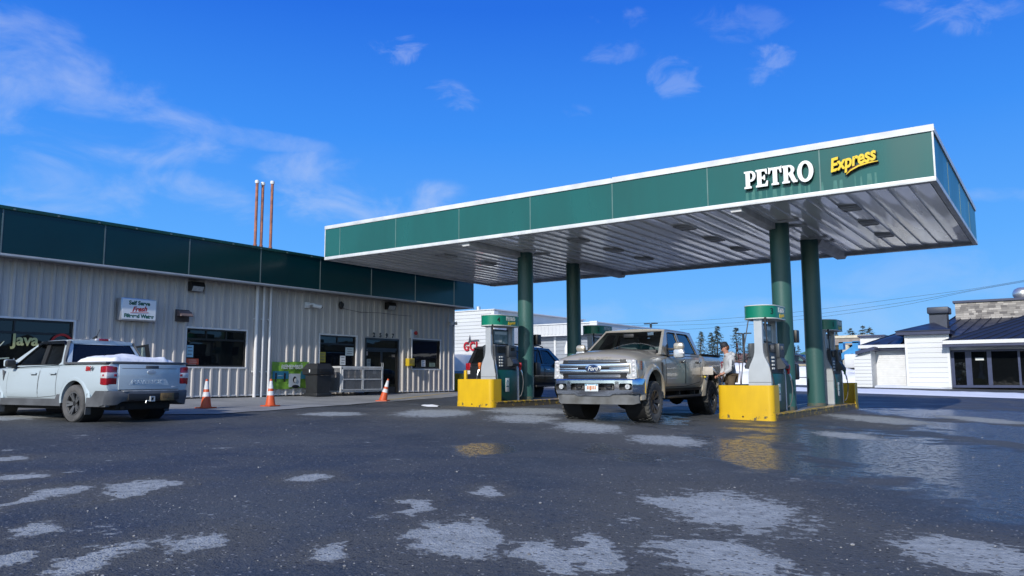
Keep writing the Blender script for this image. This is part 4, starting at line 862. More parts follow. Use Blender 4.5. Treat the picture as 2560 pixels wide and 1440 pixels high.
def seam(mb, bv, pts, side, off=.0015, wd=.009):
    for (x0, z0), (x1, z1) in zip(pts, pts[1:]):
        n = max(2, int(sqrt((x1-x0)**2+(z1-z0)**2)/.08)); d = V(x1-x0, 0, z1-z0).normalized(); nx, nz = -d.z*wd/2, d.x*wd/2; rows = []
        for i in range(n+1):
            x = x0+(x1-x0)*i/n; z = z0+(z1-z0)*i/n
            rows.append([sidept(bv, x+nx, z+nz, side)+V(0, side*off, 0), sidept(bv, x-nx, z-nz, side)+V(0, side*off, 0)])
        mb.grid(rows)
def greenhouse(root, m, g, M_front, M_side, M_rear, roofmat=None):
    fb, ft, rt, rb, yb, yr, crown = g['fb'], g['ft'], g['rt'], g['rb'], g['yb'], g['yr'], g['crown']; zb, zt = fb[1], ft[1]
    yy = lambda z: yb+(yr-yb)*(z-zb)/(zt-zb)
    for s in (1, -1):
        w = MB(); w.plate([fb, ft, rt, rb], g['win'], lambda u, v: (u, s*yy(v), v), V(0, -s*.05, -.008)); sf = w.build('cab_side', m, root, smooth=25)
        for k, hole in enumerate(g['win']):
            c = V(sum(p[0] for p in hole)/len(hole), 0, sum(p[1] for p in hole)/len(hole))
            w = MB(); w.plate([(c.x+(p[0]-c.x)*1.015, c.z+(p[1]-c.z)*1.015) for p in hole], [], lambda u, v: (u, s*(yy(v)-.022), v), V(0, -s*.004, 0)); w.build('side_window', M_front if k == 0 else M_side, root)
            w = MB(); n = len(hole)
            for i in range(n):
                p, q = hole[i], hole[(i+1) % n]; w.tube([(p[0], s*(yy(p[1])-.004), p[1]), (q[0], s*(yy(q[1])-.004), q[1])], .011, 6)
            w.build('window_seal', M_trimk, sf)
    def surf(base, top, bul, u, t, off=0):
        x = base[0]+(top[0]-base[0])*t; z = base[1]+(top[1]-base[1])*t; v = u*yy(z); sgn = 1 if base[0] > top[0] and base is fb else -1
        return (x+sgn*(bul*(1-u*u)+off), v, z+off*.4)
    def strip(mb, base, top, bul, u0, u1, t0, t1, off=0, n=12):
        mb.grid([[surf(base, top, bul, u0+(u1-u0)*i/n, t0+(t1-t0)*j/4, off) for i in range(n+1)] for j in range(5)])
    for base, top, bul, nm, Mg, fr in ((fb, ft, g['bulf'], 'windscreen', M_front, g['frf']), (rb, rt, g['bulr'], 'rear_window', M_rear, g['frr'])):
        w = MB()
        strip(w, base, top, bul, -1, -fr[0], 0, 1); strip(w, base, top, bul, fr[0], 1, 0, 1); strip(w, base, top, bul, -fr[0], fr[0], fr[2], 1)
        if fr[1] > 0: strip(w, base, top, bul, -fr[0], fr[0], 0, fr[1])
        w.build('screen_frame', m, root)
        w = MB(); strip(w, base, top, bul, -fr[0]-.005, fr[0]+.005, max(0, fr[1]-.01), fr[2]+.01, -.012); w.build(nm, Mg, root)
    x0, x1 = ft[0]+g.get('ovf', .02), rt[0]-g.get('ovr', .02); secs = []; n = 14
    for i in range(n+1):
        x = x0+(x1-x0)*i/n; e = min(1, sin(pi*(.06+.88*i/n))*1.5+.12); pts = [(x, yr*sin(rad(a))*1.012, zt-.012+crown*e*cos(rad(a))**1.0) for a in range(-90, 91, 12)]
        secs.append(pts+[(x, yr*.97, zt-.05), (x, -yr*.97, zt-.05)])
    w = MB(); w.loft(secs); return w.build('roof', roofmat or m, root, smooth=40)
def seats(root, xs_, zt, dy=.38):
    w = MB()
    for x in xs_:
        for s in (1, -1): w.box((x, s*dy, zt-.22), (.14, .46, .62), .05, T(x, 0, zt-.5) @ RY(-.16) @ T(-x, 0, -zt+.5)); w.box((x-.07, s*dy, zt+.17), (.09, .26, .19), .04)
    w.build('seats', M_cabin, root)

# ---------------------------------------------------------------- tan heavy-duty pickup
M_tan = paint('tan_metallic_paint', (.50, .45, .365), .38, .28, (.21, .185, .15), .72)
fx_, fy_ = -7.21-.90, 15.44-.06
HA = -86.0
trk = thing('pickup_truck', 'large tan crew cab pickup on lifted black wheels with chrome grille', 'pickup truck', (fx_-4.06*cos(rad(HA)), fy_-4.06*sin(rad(HA)), gz(-8.1, 17)-.045), rad(HA))
ST = [(-1.28, .955, .80, 1.50, .0), (-1.24, .975, .76, 1.53, 0), (-.8, .985, .74, 1.535, 0), (-.45, .99, .74, 1.535, 0), (0, .99, .74, 1.535, 0), (.45, .99, .74, 1.535, 0), (.74, .99, .72, 1.535, 0), (.76, .985, .72, 1.52, 0), (1.5, .985, .70, 1.50, 0), (2.4, .985, .70, 1.49, 0), (3.2, .985, .70, 1.475, 0), (3.42, .985, .70, 1.475, .11), (3.6, .985, .72, 1.465, .15), (4.06, .985, .74, 1.445, .145), (4.5, .98, .78, 1.415, .125), (4.78, .97, .82, 1.38, .095), (4.90, .955, .86, 1.33, .06), (4.925, .93, .90, 1.29, .05)]
body, bv = make_body('body', ST, M_tan, trk, [(0, .60, .56), (4.06, .60, .56)], (-1.19, .66, .80, .98), None)
g = dict(fb=(3.50, 1.475), ft=(2.66, 2.075), rt=(.86, 2.075), rb=(.68, 1.475), yb=.945, yr=.735, crown=.085, bulf=.10, bulr=.02, frf=(.93, .05, .93), frr=(.74, .12, .86),
         win=[[(3.13, 1.53), (2.98, 1.56), (2.60, 1.985), (2.48, 2.01), (2.05, 2.01), (2.05, 1.53)], [(1.93, 1.53), (1.93, 2.01), (1.20, 2.01), (1.10, 1.96), (.94, 1.60), (.94, 1.55), (.98, 1.53)]])
greenhouse(trk, M_tan, g, M_carglass, M_privglass, M_carglass)
w = MB(); w.box2((.80, -.86, 1.40), (3.30, .86, 1.508)); w.box2((2.95, -.80, 1.50), (3.40, .80, 1.545), .02); w.build('cabin_floor', M_cabin, trk)
seats(trk, (2.15, 1.25), 1.86)
w = MB(); w.lathe([(.175, -.014), (.20, -.014), (.20, .014), (.175, .014)], 24, T(2.82, .38, 1.56) @ RY(-1.1), closed=True); w.build('steering_wheel', M_trimk, trk)
w = MB(); w.box((3.02, 0, 1.93), (.05, .26, .09), .02); w.build('interior_mirror', M_trimk, trk)
for s in (1, -1):
    for x, f in ((4.06, .975), (0, .98)): w = MB(); arch_flare(w, x, .60, .545, f, s, .055, .13); w.build('wheel_arch', M_tan, trk)
for x in (0, 4.06):
    for s in (1, -1): w = MB(); w.lathe([(.553, 0), (.556, .0), (.556, .42), (.0, .42), (0, .41), (.553, .41)], 40, T(x, s*.93, .60) @ RX(pi/2*s)); w.build('wheel_well', M_under, trk)
w = MB(); w.box2((-1.2, -.45, .52), (4.6, .45, .80), .04); w.box((0, 0, .46), (.2, 1.5, .14), .04); w.box((4.06, 0, .46), (.2, 1.5, .14), .04); w.ball((0, .05, .46), .2, 2); w.ball((4.06, .3, .46), .17, 2); w.build('chassis', M_under, trk)
for s in (1, -1):
    w = MB(); w.box2((.85, s*.84, .50), (3.30, s*1.0, .565), .025)
    for x in (1.0, 2.1, 3.1): w.box((x, s*.82, .62), (.06, .1, .22))
    w.build('side_step', M_trimk, trk)
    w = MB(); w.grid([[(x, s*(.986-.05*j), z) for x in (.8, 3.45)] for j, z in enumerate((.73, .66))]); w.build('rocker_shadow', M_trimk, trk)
for s in (1, -1):
    for q, hx in (([(2.0, .76), (3.28, .76), (3.28, 1.455), (2.0, 1.465)], 2.16), ([(.86, .86), (1.96, .76), (1.96, 1.465), (.86, 1.475)], 1.02)):
        w = MB(); w.grid(patch(bv, q, s, .0045, 14)); d_ = w.build('door', M_tan, trk)
        w = MB(); seam(w, bv, q+[q[0]], s, .006, .012); w.build('door_gap', M_seamk, d_)
        p = sidept(bv, hx, 1.33, s); w = MB(); w.box((hx, p.y+s*.035, 1.33), (.24, .03, .04), .012); w.box((hx-.09, p.y+s*.018, 1.33), (.04, .04, .04)); w.box((hx+.09, p.y+s*.018, 1.33), (.04, .04, .04)); w.build('handle', M_trimk, d_)
        w = MB(); w.box((hx+.02, p.y+s*.052, 1.335), (.05, .01, .035), .004); w.build('handle_button', M_chrome, d_)
    w = MB(); w.prism([(3.50, s*.985, 1.28), (3.58, s*.985, 1.30), (3.56, s*.985, 1.00), (3.52, s*.985, 1.00)], (0, s*.014, 0)); w.build('fender_vent', M_trimk, trk)
    # tow mirror
    w = MB(); w.box((3.06, s*1.03, 1.60), (.05, .22, .06), .015); w.box((3.06, s*1.03, 1.46), (.05, .22, .05), .015); w.prism([(3.18, s*.93, 1.46), (3.18, s*.93, 1.66), (2.98, s*.90, 1.72), (2.98, s*.93, 1.40)], (0, s*.03, 0)); mr_ = w.build('mirror', M_trimk, trk)
    w = MB(); w.box((3.06, s*1.21, 1.50), (.15, .24, .20), .05); w.build('mirror_shell', M_psilver, mr_)
    w = MB(); w.box((3.06, s*1.21, 1.665), (.155, .245, .17), .07); w.build('mirror_cap', M_tan, mr_)
    w = MB(); w.box((3.125, s*1.29, 1.51), (.05, .12, .045), .012); w.build('turn_lamp', M_tailw, mr_)
# front end: grille, bars, badge, lamps
w = MB(); w.box2((4.86, -.74, .94), (4.945, .74, 1.345), .02); w.build('grille', M_trimk, trk)
def bar(z0, z1, y, x0, dp, M_, nm='grille_bar', bev=.02): w = MB(); w.box2((x0, -y, z0), (x0+dp, y, z1), bev); return w.build(nm, M_, trk)
bar(1.172, 1.265, .80, 4.93, .06, M_chrome); bar(1.055, 1.142, .80, 4.93, .06, M_chrome)
for z in (1.298, 1.33, .985, 1.018): bar(z-.007, z+.007, .60, 4.93, .035, M_chrome, bev=.006)
for s in (1, -1): w = MB(); w.box2((4.94, s*.80, 1.142), (4.985, s*.36, 1.173), .004); w.build('grille_bar', M_chrome, trk)
bm_ = T(4.985, 0, 1.158) @ RY(pi/2) @ RZ(pi/2)
w = MB(); w.lathe([(0, 0), (.165, 0), (.165, .018), (.145, .026), (0, .026)], 40, bm_ @ Matrix.Diagonal((1.12, .50, 1, 1))); bd = w.build('badge', M_chrome, trk)
w = MB(); w.lathe([(0, 0), (.135, 0), (.13, .005), (0, .005)], 40, T(.025, 0, 0) @ bm_ @ Matrix.Diagonal((1.12, .50, 1, 1))); w.build('badge_oval', mat('badge_blue', (.012, .035, .12), .25), bd)
w = MB(); w.text('Ford', .125, T(5.018, 0, 1.158) @ FACE_PX, ext=.002, shear=.35, bold=.002, sx=.95); w.build('lettering', M_sticker, bd)
w = MB(); w.text('SUPER DUTY', .085, T(4.917, 0, 1.375) @ RY(rad(-35)) @ FACE_PX, ext=.004, bold=.003, sx=1.35, ls=1.15); w.build('lettering', mat('tan_emboss', (.50, .46, .39), .3, metal=.2), trk)
for s in (1, -1):
    w = MB(); w.prism([(4.86, s*.62, 1.345), (4.86, s*.93, 1.325), (4.86, s*.945, .955), (4.86, s*.62, .955), (4.86, s*.62, 1.03), (4.86, s*.815, 1.05), (4.86, s*.815, 1.27), (4.86, s*.62, 1.285)], (.075, 0, 0)); hl = w.build('headlight', M_lamp, trk)
    for y, z, r_ in ((.875, 1.0, .04), (.875, 1.12, .04), (.875, 1.22, .04), (.875, 1.30, .04), (.72, 1.315, .028), (.72, .99, .028)): w = MB(); w.ball((4.932, s*y, z), r_, 2, (.4, 1, 1)); w.build('lamp_element', M_tailw, hl)
    w = MB(); w.prism([(4.80, s*.945, 1.315), (4.69, s*.972, 1.325), (4.68, s*.975, 1.10), (4.74, s*.97, 1.0), (4.86, s*.95, .965)], (0, s*.012, 0)); sm = w.build('side_marker', mat('marker_shell', (.30, .28, .25), .3, coat=.5), trk)
    w = MB()
    for z in (1.29, 1.245, 1.2, 1.155): w.box((4.745, s*.985, z), (.06, .012, .03), .004)
    w.build('marker_lens', M_amber, sm)
# chrome bumper with openings, plate, grey valance
w = MB(); secs = []
for y in [-1.02+2.04*i/28 for i in range(29)]:
    q = abs(y)/1.02; xf = 5.06-.10*q**3-.22*max(0, q-.88)/.12
    dz = .03*max(0, q-.55)+ (.0 if abs(y) > .42 else -.035)
    secs.append([(4.62+.1*(1-q), y, .93), (xf-.03, y, .945), (xf, y, .915), (xf+.005, y, .80), (xf-.005, y, .70), (xf-.05, y, .625+dz), (4.62+.1*(1-q), y, .64+dz)])
w.loft(secs); bp = w.build('bumper', M_chrome, trk, smooth=50)
cs = []
for y0, y1, z0, z1 in ((-.50, .50, .715, .855), (.60, .87, .72, .85), (-.87, -.60, .72, .85)):
    c = MB(); c.box2((4.88, y0, z0), (5.3, y1, z1), .03); cs.append(c.build('cut', None))
boolean(bp, cs)
w = MB(); w.box2((4.74, -.9, .69), (4.90, .9, .90)); w.build('bumper_insert', M_trimk, bp)
for s in (1, -1):
    w = MB(); w.cyl((4.90, s*.76, .785), (4.985, s*.76, .785), .052, seg=18); w.build('fog_lamp', M_lamp, bp)
    w = MB(); w.box((4.93, s*.34, .785), (.06, .20, .12), .01); w.build('hook_bracket', mat('hook_grey', (.13, .13, .135), .6), bp)
    w = MB(); w.tube([(4.93, s*.40, .80), (5.03, s*.40, .79), (5.05, s*.34, .785), (5.03, s*.28, .79), (4.93, s*.28, .80)], .017, 8); w.build('tow_hook', M_under, bp)
w = MB(); w.box((5.085, .0, .765), (.012, .305, .155), .006); pl = w.build('number_plate', mat('plate_white', (.74, .76, .76), .4, var=.1, vcol=(.55, .66, .72)), trk)
w = MB()
for k in range(6):
    if k != 2: w.box((5.0925, -.09+.036*k, .765), (.003, .021, .07), .002)
w.box((5.0925, -.018, .755), (.003, .03, .09)); w.build('characters', mat('plate_orange', (.55, .17, .03), .5), pl)
w = MB(); w.box((5.0925, 0, .828), (.003, .16, .016)); w.box((5.0925, -.12, .822), (.002, .05, .03)); w.box((5.0925, .12, .822), (.002, .05, .03)); w.build('band', mat('plate_blue', (.10, .30, .42), .5), pl)
w = MB(); secs = []
for y in [-.93+1.86*i/20 for i in range(21)]:
    q = abs(y)/.93; xf = 4.99-.08*q**3-.10*max(0, q-.86)/.14; secs.append([(4.72, y, .64), (xf, y, .65), (xf-.01, y, .56), (xf-.025, y, .53), (xf-.05, y, .42+.03*(q > .9)), (4.72, y, .43)])
w.loft(secs); w.build('valance', mat('valance_grey', (.20, .205, .21), .6, var=.2, vscale=4, vcol=(.12, .118, .11)), trk, smooth=30)
# wipers, cowl, roof marker, dash papers, fuel flap
w = MB(); w.box2((3.38, -.84, 1.49), (3.52, .84, 1.585), .02); w.tube([(3.50, .55, 1.55), (3.44, .2, 1.60), (3.36, -.12, 1.645)], .012, 6); w.tube([(3.55, -.1, 1.56), (3.50, -.4, 1.58), (3.43, -.72, 1.60)], .012, 6); w.build('wipers', M_trimk, trk)
w = MB(); w.box((3.20, -.05, 1.56), (.1, .3, .012), 0, T(3.2, 0, 1.56) @ RY(.3) @ T(-3.2, 0, -1.56)); w.box((3.18, -.0, 1.575), (.06, .06, .03)); w.build('dash_papers', mat('paper_lime', (.55, .68, .5), .6), trk)
w = MB(); w.ball((1.9, -.45, 2.15), .05, 2, (1.5, 1, .7)); w.build('roof_aerial', M_trimk, trk)
w = MB(); w.box((.60, 1.00, 1.13), (.20, .02, .20), .004); fl = w.build('fuel_recess', M_under, trk)
w = MB(); w.box((.70, 1.125, 1.13), (.012, .27, .20), .005); w.build('fuel_flap', mat('flap_inside', (.52, .48, .43), .5, var=.1, vscale=8), trk)
w = MB(); w.ball((.63, 1.03, .98), .035, 2); w.tube([(.63, 1.02, .98), (.6, 1.02, 1.08)], .006, 5); w.build('fuel_cap', mat('cap_yellow', (.6, .48, .06), .4), trk)
w = MB(); w.box2((-1.24, -.70, .94), (.64, .70, .975)); w.build('bed_liner', M_trimk, trk)
w = MB(); w.box2((-1.295, -.80, .84), (-1.27, .80, 1.50), .01); w.build('tailgate', M_tan, trk)
w = MB(); w.box2((-1.45, -.95, .66), (-1.28, .95, .84), .03); w.build('rear_bumper', M_chrome, trk)
for s in (1, -1):
    w = MB(); w.box2((-1.30, s*.84, 1.0), (-1.20, s*.985, 1.40), .02); w.build('taillight', M_tail, trk)
    w = MB(); w.box2((-1.24, s*.83, 1.535), (.66, s*.97, 1.56), .01); w.build('bed_rail', M_trimk, trk)
for x in (0, 4.06):
    for s in (1, -1): wheel(trk, x, s*.86, .85, .32, .25, M_tyrem, M_rimk, 8, lugs=30, style=0, zoff=.045)

# ---------------------------------------------------------------- pale grey compact pickup
M_pale = paint('pale_grey_paint', (.47, .55, .60), .0, .30, (.40, .43, .45), .30)
HB = 184.8
pk = thing('pickup_truck', 'pale grey compact pickup with a bed of snow by the shop', 'pickup truck', (-15.19, 8.20, gz(-15.2, 8.2)), rad(HB))
ST = [(-1.02, .86, .62, 1.05, .0), (-1.0, .885, .56, 1.115, 0), (-.8, .90, .50, 1.13, 0), (-.4, .905, .46, 1.13, 0), (0, .91, .44, 1.13, 0), (.38, .905, .42, 1.125, 0), (.42, .905, .41, 1.115, 0), (.9, .90, .40, 1.10, 0), (1.8, .90, .40, 1.085, 0), (2.4, .90, .41, 1.075, .0), (2.62, .90, .42, 1.07, .03), (3.076, .905, .45, 1.04, .06), (3.5, .895, .50, 1.0, .06), (3.8, .87, .55, .95, .05), (3.95, .82, .6, .88, .04), (3.99, .76, .66, .82, .03)]
body, bv = make_body('body', ST, M_pale, pk, [(0, .39, .43), (3.076, .39, .43)], (-.95, .36, .74, .62), None)
g = dict(fb=(2.58, 1.075), ft=(1.62, 1.60), rt=(.62, 1.61), rb=(.36, 1.115), yb=.865, yr=.66, crown=.075, bulf=.12, bulr=.03, frf=(.93, .03, .94), frr=(.90, .06, .84), ovr=.06,
         win=[[(2.30, 1.115), (2.18, 1.145), (1.72, 1.485), (1.52, 1.545), (1.36, 1.55), (1.27, 1.115)], [(1.17, 1.115), (1.25, 1.55), (.80, 1.545), (.74, 1.50), (.60, 1.16), (.66, 1.115)]])
greenhouse(pk, M_pale, g, M_carglass, M_privglass, M_privglass)
w = MB(); w.box2((.42, -.8, 1.0), (2.40, .8, 1.10)); w.box2((1.95, -.74, 1.09), (2.42, .74, 1.13), .02); w.build('cabin_floor', M_cabin, pk)
seats(pk, (1.35, .72), 1.38, .34)
for s in (1, -1):
    w = MB(); w.prism([(1.45, s*.70, 1.545), (1.62, s*.70, 1.50), (1.60, s*.70, 1.56), (1.42, s*.695, 1.60), (.70, s*.695, 1.60), (.66, s*.70, 1.53)], (0, s*.045, 0)); w.build('window_deflector', M_privglass, pk)
for s in (1, -1):
    w = MB(); w.prism([(.66, s*.685, 1.60), (.56, s*.80, 1.25), (.44, s*.872, 1.118), (.30, s*.876, 1.118), (.40, s*.86, 1.19), (.56, s*.675, 1.60)], (0, s*.012, 0)); w.build('pillar_trim', M_clad, pk)
    w = MB(); w.box2((-.98, s*.755, 1.115), (.40, s*.90, 1.155), .01); w.build('bed_rail', M_clad, pk)
w = MB(); w.box2((-1.03, -.80, 1.112), (-.955, .80, 1.158), .008); w.build('bed_rail', M_clad, pk)
w = MB(); w.box2((.335, -.80, 1.12), (.37, .80, 1.16)); w.build('rear_window_trim', M_trimk, pk)
for s in (1, -1):
    for x, f in ((0, .898), (3.076, .895)): w = MB(); arch_flare(w, x, .39, .42, f, s, .012, .10, -4, 184); w.build('wheel_arch', M_pale, pk)
for x in (0, 3.076):
    for s in (1, -1): w = MB(); w.lathe([(.422, 0), (.428, .0), (.428, .38), (.0, .38), (0, .37), (.422, .37)], 40, T(x, s*.88, .39) @ RX(pi/2*s)); w.build('wheel_well', M_trimk, pk)
for s in (1, -1):
    w = MB(); w.prism([(.43, s*.84, .30), (2.64, s*.84, .30), (2.64, s*.84, .44), (.62, s*.84, .44), (.56, s*.84, .53), (.41, s*.84, .53)], (0, s*.067, 0)); w.build('lower_cladding', M_clad, pk)
    w = MB(); w.prism([(-.44, s*.83, .30), (-.98, s*.78, .30), (-1.02, s*.78, .60), (-.72, s*.83, .60), (-.58, s*.83, .47), (-.44, s*.83, .47)], (0, s*.085, 0)); w.build('lower_cladding', M_clad, pk)
w = MB(); w.box2((-.9, -.6, .22), (3.5, .6, .46), .05); w.box((0, 0, .3), (.2, 1.4, .12), .04); w.cyl((-.75, .25, .28), (-.95, .5, .27), .04, seg=12); w.build('chassis', M_under, pk)
for s in (1, -1):
    for q, hx in (([(1.30, .46), (2.44, .46), (2.40, 1.05), (1.24, 1.06)], 1.43), ([(.64, .50), (1.28, .46), (1.22, 1.06), (.60, 1.07)], .73)):
        if s < 0 and hx > 1: continue
        w = MB(); w.grid(patch(bv, q, s, .004, 12)); d_ = w.build('door', M_pale, pk)
        w = MB(); seam(w, bv, q+[q[0]], s, .0055, .010); w.build('door_gap', mat('door_gap_grey', (.16, .18, .19), .8), d_)
        p = sidept(bv, hx, .94, s); w = MB(); w.box((hx, p.y+s*.03, .94), (.2, .025, .035), .012); w.build('handle', M_pale, d_)
        w = MB(); w.box((hx, p.y+s*.004, .925), (.2, .012, .05), .004); w.build('handle_recess', M_clad, d_)
    yq = lambda z: .865+(.66-.865)*(z-1.075)/.525+.004
    w = MB(); w.plate([(1.285, 1.11), (1.37, 1.555), (1.24, 1.555), (1.16, 1.11)], [], lambda u, v: (u, s*yq(v), v), V(0, -s*.02, 0)); w.build('door_pillar', M_trimk, pk)
    w = MB(); w.prism([(2.52, s*.898, 1.0), (2.62, s*.896, 1.03), (2.60, s*.898, .95), (2.56, s*.90, .80)], (0, s*.01, 0)); w.build('fender_vent', M_clad, pk)
    w = MB(); w.box((2.18, s*.98, 1.15), (.12, .2, .15), .045); w.box((2.2, s*.88, 1.08), (.09, .09, .05), .01); mr_ = w.build('mirror', M_trimk, pk)
    w = MB(); w.box((2.225, s*.985, 1.16), (.08, .205, .15), .035); w.build('mirror_shell', M_pale, mr_)
    w = MB(); w.prism([(-.40, s*.80, .15), (-.445, s*.80, .55), (-.46, s*.80, .55), (-.425, s*.80, .15)], (0, s*.11, 0)); w.build('mud_flap', M_clad, pk)
    w = MB(); w.prism([(2.66, s*.80, .15), (2.645, s*.80, .55), (2.63, s*.80, .55), (2.64, s*.80, .15)], (0, s*.11, 0)); w.build('mud_flap', M_clad, pk)
    w = MB(); w.box2((-1.025, s*.665, .70), (-.80, s*.900, 1.075), .035); tl = w.build('taillight', M_tail, pk)
    w = MB(); w.box2((-1.029, s*.672, .83), (-.815, s*.904, .955), .02); w.build('lens_band', M_tailw, tl)
    w = MB(); w.box2((-1.032, s*.69, .868), (-1.02, s*.75, .918), .005); w.box2((-.95, s*.895, .872), (-.90, s*.9065, .912), .004); w.build('reflector', M_tail, tl)
    w = MB(); w.box2((3.80, s*.55, .84), (3.97, s*.86, .93), .02); w.build('headlight', M_lamp, pk)
    p = V(-.46, s*.909, 1.0)
    w = MB(); w.text('FX', .105, T(-.43 if s > 0 else -.49, s*.9085, 1.02) @ (FACE_PY if s > 0 else FACE_NY), bold=.008, shear=.2, ext=.001, sx=1.15); dc = w.build('decal', M_red, pk)
    w = MB(); w.text('4', .105, T(-.555 if s > 0 else -.36, s*.9085, 1.02) @ (FACE_PY if s > 0 else FACE_NY), bold=.006, shear=.2, ext=.001, sx=1.15); w.build('decal_digit', mat('decal_grey', (.08, .08, .09), .4), dc)
# tailgate
w = MB(); w.box2((-1.035, -.655, .615), (-1.0, .655, 1.105), .012)
w.prism([(-1.035, -.44, .70), (-1.035, .44, .70), (-1.035, .36, .82), (-1.035, -.36, .82)], (-.004, 0, 0)); tg = w.build('tailgate', M_pale, pk)
w = MB(); w.box2((-1.043, -.655, .612), (-1.036, .655, .622)); w.box2((-1.039, -.60, 1.02), (-1.034, .60, 1.03), .002); w.build('crease', M_clad, tg)
FACE_B = RZ(-pi/2) @ RX(pi/2)
w = MB(); w.text('MAVERICK', .095, T(-1.041, .06, .76) @ FACE_B, bold=.004, ext=.004, sx=1.35, ls=1.1); w.build('lettering', mat('pale_emboss', (.66, .72, .74), .3), tg)
w = MB(); w.box2((-1.041, -.19, 1.02), (-1.02, .10, 1.085), .012); w.build('handle', M_clad, tg)
bm_ = T(-1.036, -.03, .955) @ RY(-pi/2) @ RZ(pi/2)
w = MB(); w.lathe([(0, 0), (.085, 0), (.08, .014), (0, .016)], 32, bm_ @ Matrix.Diagonal((1.15, .5, 1, 1))); bd = w.build('badge', M_psilver, tg)
w = MB(); w.text('2.0T', .04, T(-1.037, -.56, .665) @ FACE_B, ext=.002) if 0 else w.box((-1.037, -.56, .665), (.004, .13, .022), .002); w.build('emblem', M_psilver, tg)
# rear bumper
w = MB(); secs = []
for y in [-.90+1.8*i/24 for i in range(25)]:
    q = abs(y)/.9; xr = -1.13+.10*q**4+.04*(q > .97); lift = .07*smoothstep(.78, .62, q)
    secs.append([(-.82, y, .60), (xr+.02, y, .595), (xr, y, .57), (xr+.01, y, .47), (xr+.05, y, .33+lift), (-.82, y, .31+lift)])
w.loft(secs); rbp = w.build('rear_bumper', M_clad, pk, smooth=45)
w = MB(); w.box2((-1.125, -.60, .578), (-1.04, .60, .602), .008); w.build('bumper_step', mat('step_grey', (.36, .37, .38), .5, var=.2, vscale=9), rbp)
w = MB(); w.box2((-1.128, -.62, .41), (-1.07, .50, .55), .02); w.build('bumper_recess', M_trimk, rbp)
w = MB()
for a, b in (((-.05, .385), (.05, .405)), ((-.05, .465), (.05, .485)), ((-.05, .405), (-.03, .465)), ((.03, .405), (.05, .465))): w.box2((-1.16, a[0], a[1]), (-1.05, b[0], b[1]))
w.tube([(-1.13, .06, .40), (-1.13, .12, .40), (-1.13, .13, .36)], .010, 6); w.build('tow_hitch', M_psilver, rbp)
w = MB(); w.box((-1.134, -.34, .47), (.01, .30, .15), .006); pl = w.build('number_plate', mat('plate_ochre', (.20, .13, .05), .6, var=.2, vscale=8), pk)
w = MB()
for k in range(6): w.box((-1.1405, -.43+.036*k, .47), (.003, .02, .06), .002)
w.build('characters', mat('plate_brown', (.10, .06, .03), .6), pl)
# roof lamp, fin, open door on the far side
w = MB(); w.box((.575, 0, 1.635), (.06, .34, .05), .02); hl = w.build('brake_lamp', M_tail, pk)
w = MB(); w.box((.572, .135, 1.635), (.062, .08, .052), .02); w.box((.572, -.135, 1.635), (.062, .08, .052), .02); w.build('cargo_lamp', M_tailw, hl)
w = MB(); w.prism([(.98, -.012, 1.66), (.80, -.012, 1.66), (.80, -.012, 1.73), (.83, -.012, 1.73)], (0, .024, 0)); w.tube([(.82, 0, 1.70), (.70, 0, 1.86)], .006, 5); w.build('aerial', M_trimk, pk)
dm = T(2.32, -.90, 0) @ RZ(rad(60))
w = MB(); w.box2((-1.20, -.03, .46), (0, .06, 1.07), .02, dm); dr = w.build('door', M_pale, pk)
w = MB(); fr_ = [(-.05, 1.07), (-.12, 1.11), (-.72, 1.56), (-1.12, 1.64), (-1.22, 1.07)]; c = V(-.62, 0, 1.25); w.plate(fr_, [[(c.x+(p[0]-c.x)*.84, c.z+(p[1]-c.z)*.82) for p in fr_]], lambda u, v: dm @ V(u, .03+.1*max(0, v-1.07), v), dm.to_3x3() @ V(0, .045, 0)); w.build('window_frame', M_trimk, dr)
w = MB(); w.plate([(c.x+(p[0]-c.x)*.86, c.z+(p[1]-c.z)*.84) for p in fr_], [], lambda u, v: dm @ V(u, .05+.1*max(0, v-1.07), v), dm.to_3x3() @ V(0, .004, 0)); w.build('side_window', M_carglass, dr)
w = MB(); w.box2((-1.06, .06, .5), (-.05, .10, 1.04), .03, dm); w.build('door_card', M_cabin, dr)
w = MB(); w.box2((3.9, -.62, .45), (4.02, .62, .80), .04); w.build('grille', M_trimk, pk)
for x in (0, 3.076):
    for s in (1, -1): wheel(pk, x, s*.80, .725, .23, .225, M_tyred, M_rimg, 5, style=1)
# snow heaped in the bed
from mathutils import noise as mnoise
M_snow = mat('snow', (.80, .82, .86), .6, var=.03, vscale=5, bump=.35, bscale=18)
w = MB(); rows = []
for j in range(41):
    row = []
    for i in range(33):
        x = -.94+1.28*j/40; y = -.74+1.48*i/32; ed = min(1, (x+.94)/.12, (.34-x)/.1, (y+.74)/.12, (.74-y)/.12); ed = max(0, ed)
        h = 1.13+(.065+.085*math.exp(-((x-.02)/.42)**2-((y+.02)/.42)**2)+.03*mnoise.noise(V(x*3, y*3, 2))+.018*mnoise.noise(V(x*8, y*8, 5))+.05*(y > -.5))*ed**.6-.06*(1-ed)
        row.append((x, y, h))
    rows.append(row)
w.grid(rows); o_ = w.build('snow_load', M_snow, None, smooth=60); o_.location = pk.location; o_.rotation_euler = pk.rotation_euler; tag(o_, 'white snow heaped above the rails of the pale pickup bed', 'snow')

pk.scale = (.96, .96, .96); o_.scale = (.96, .96, .96)
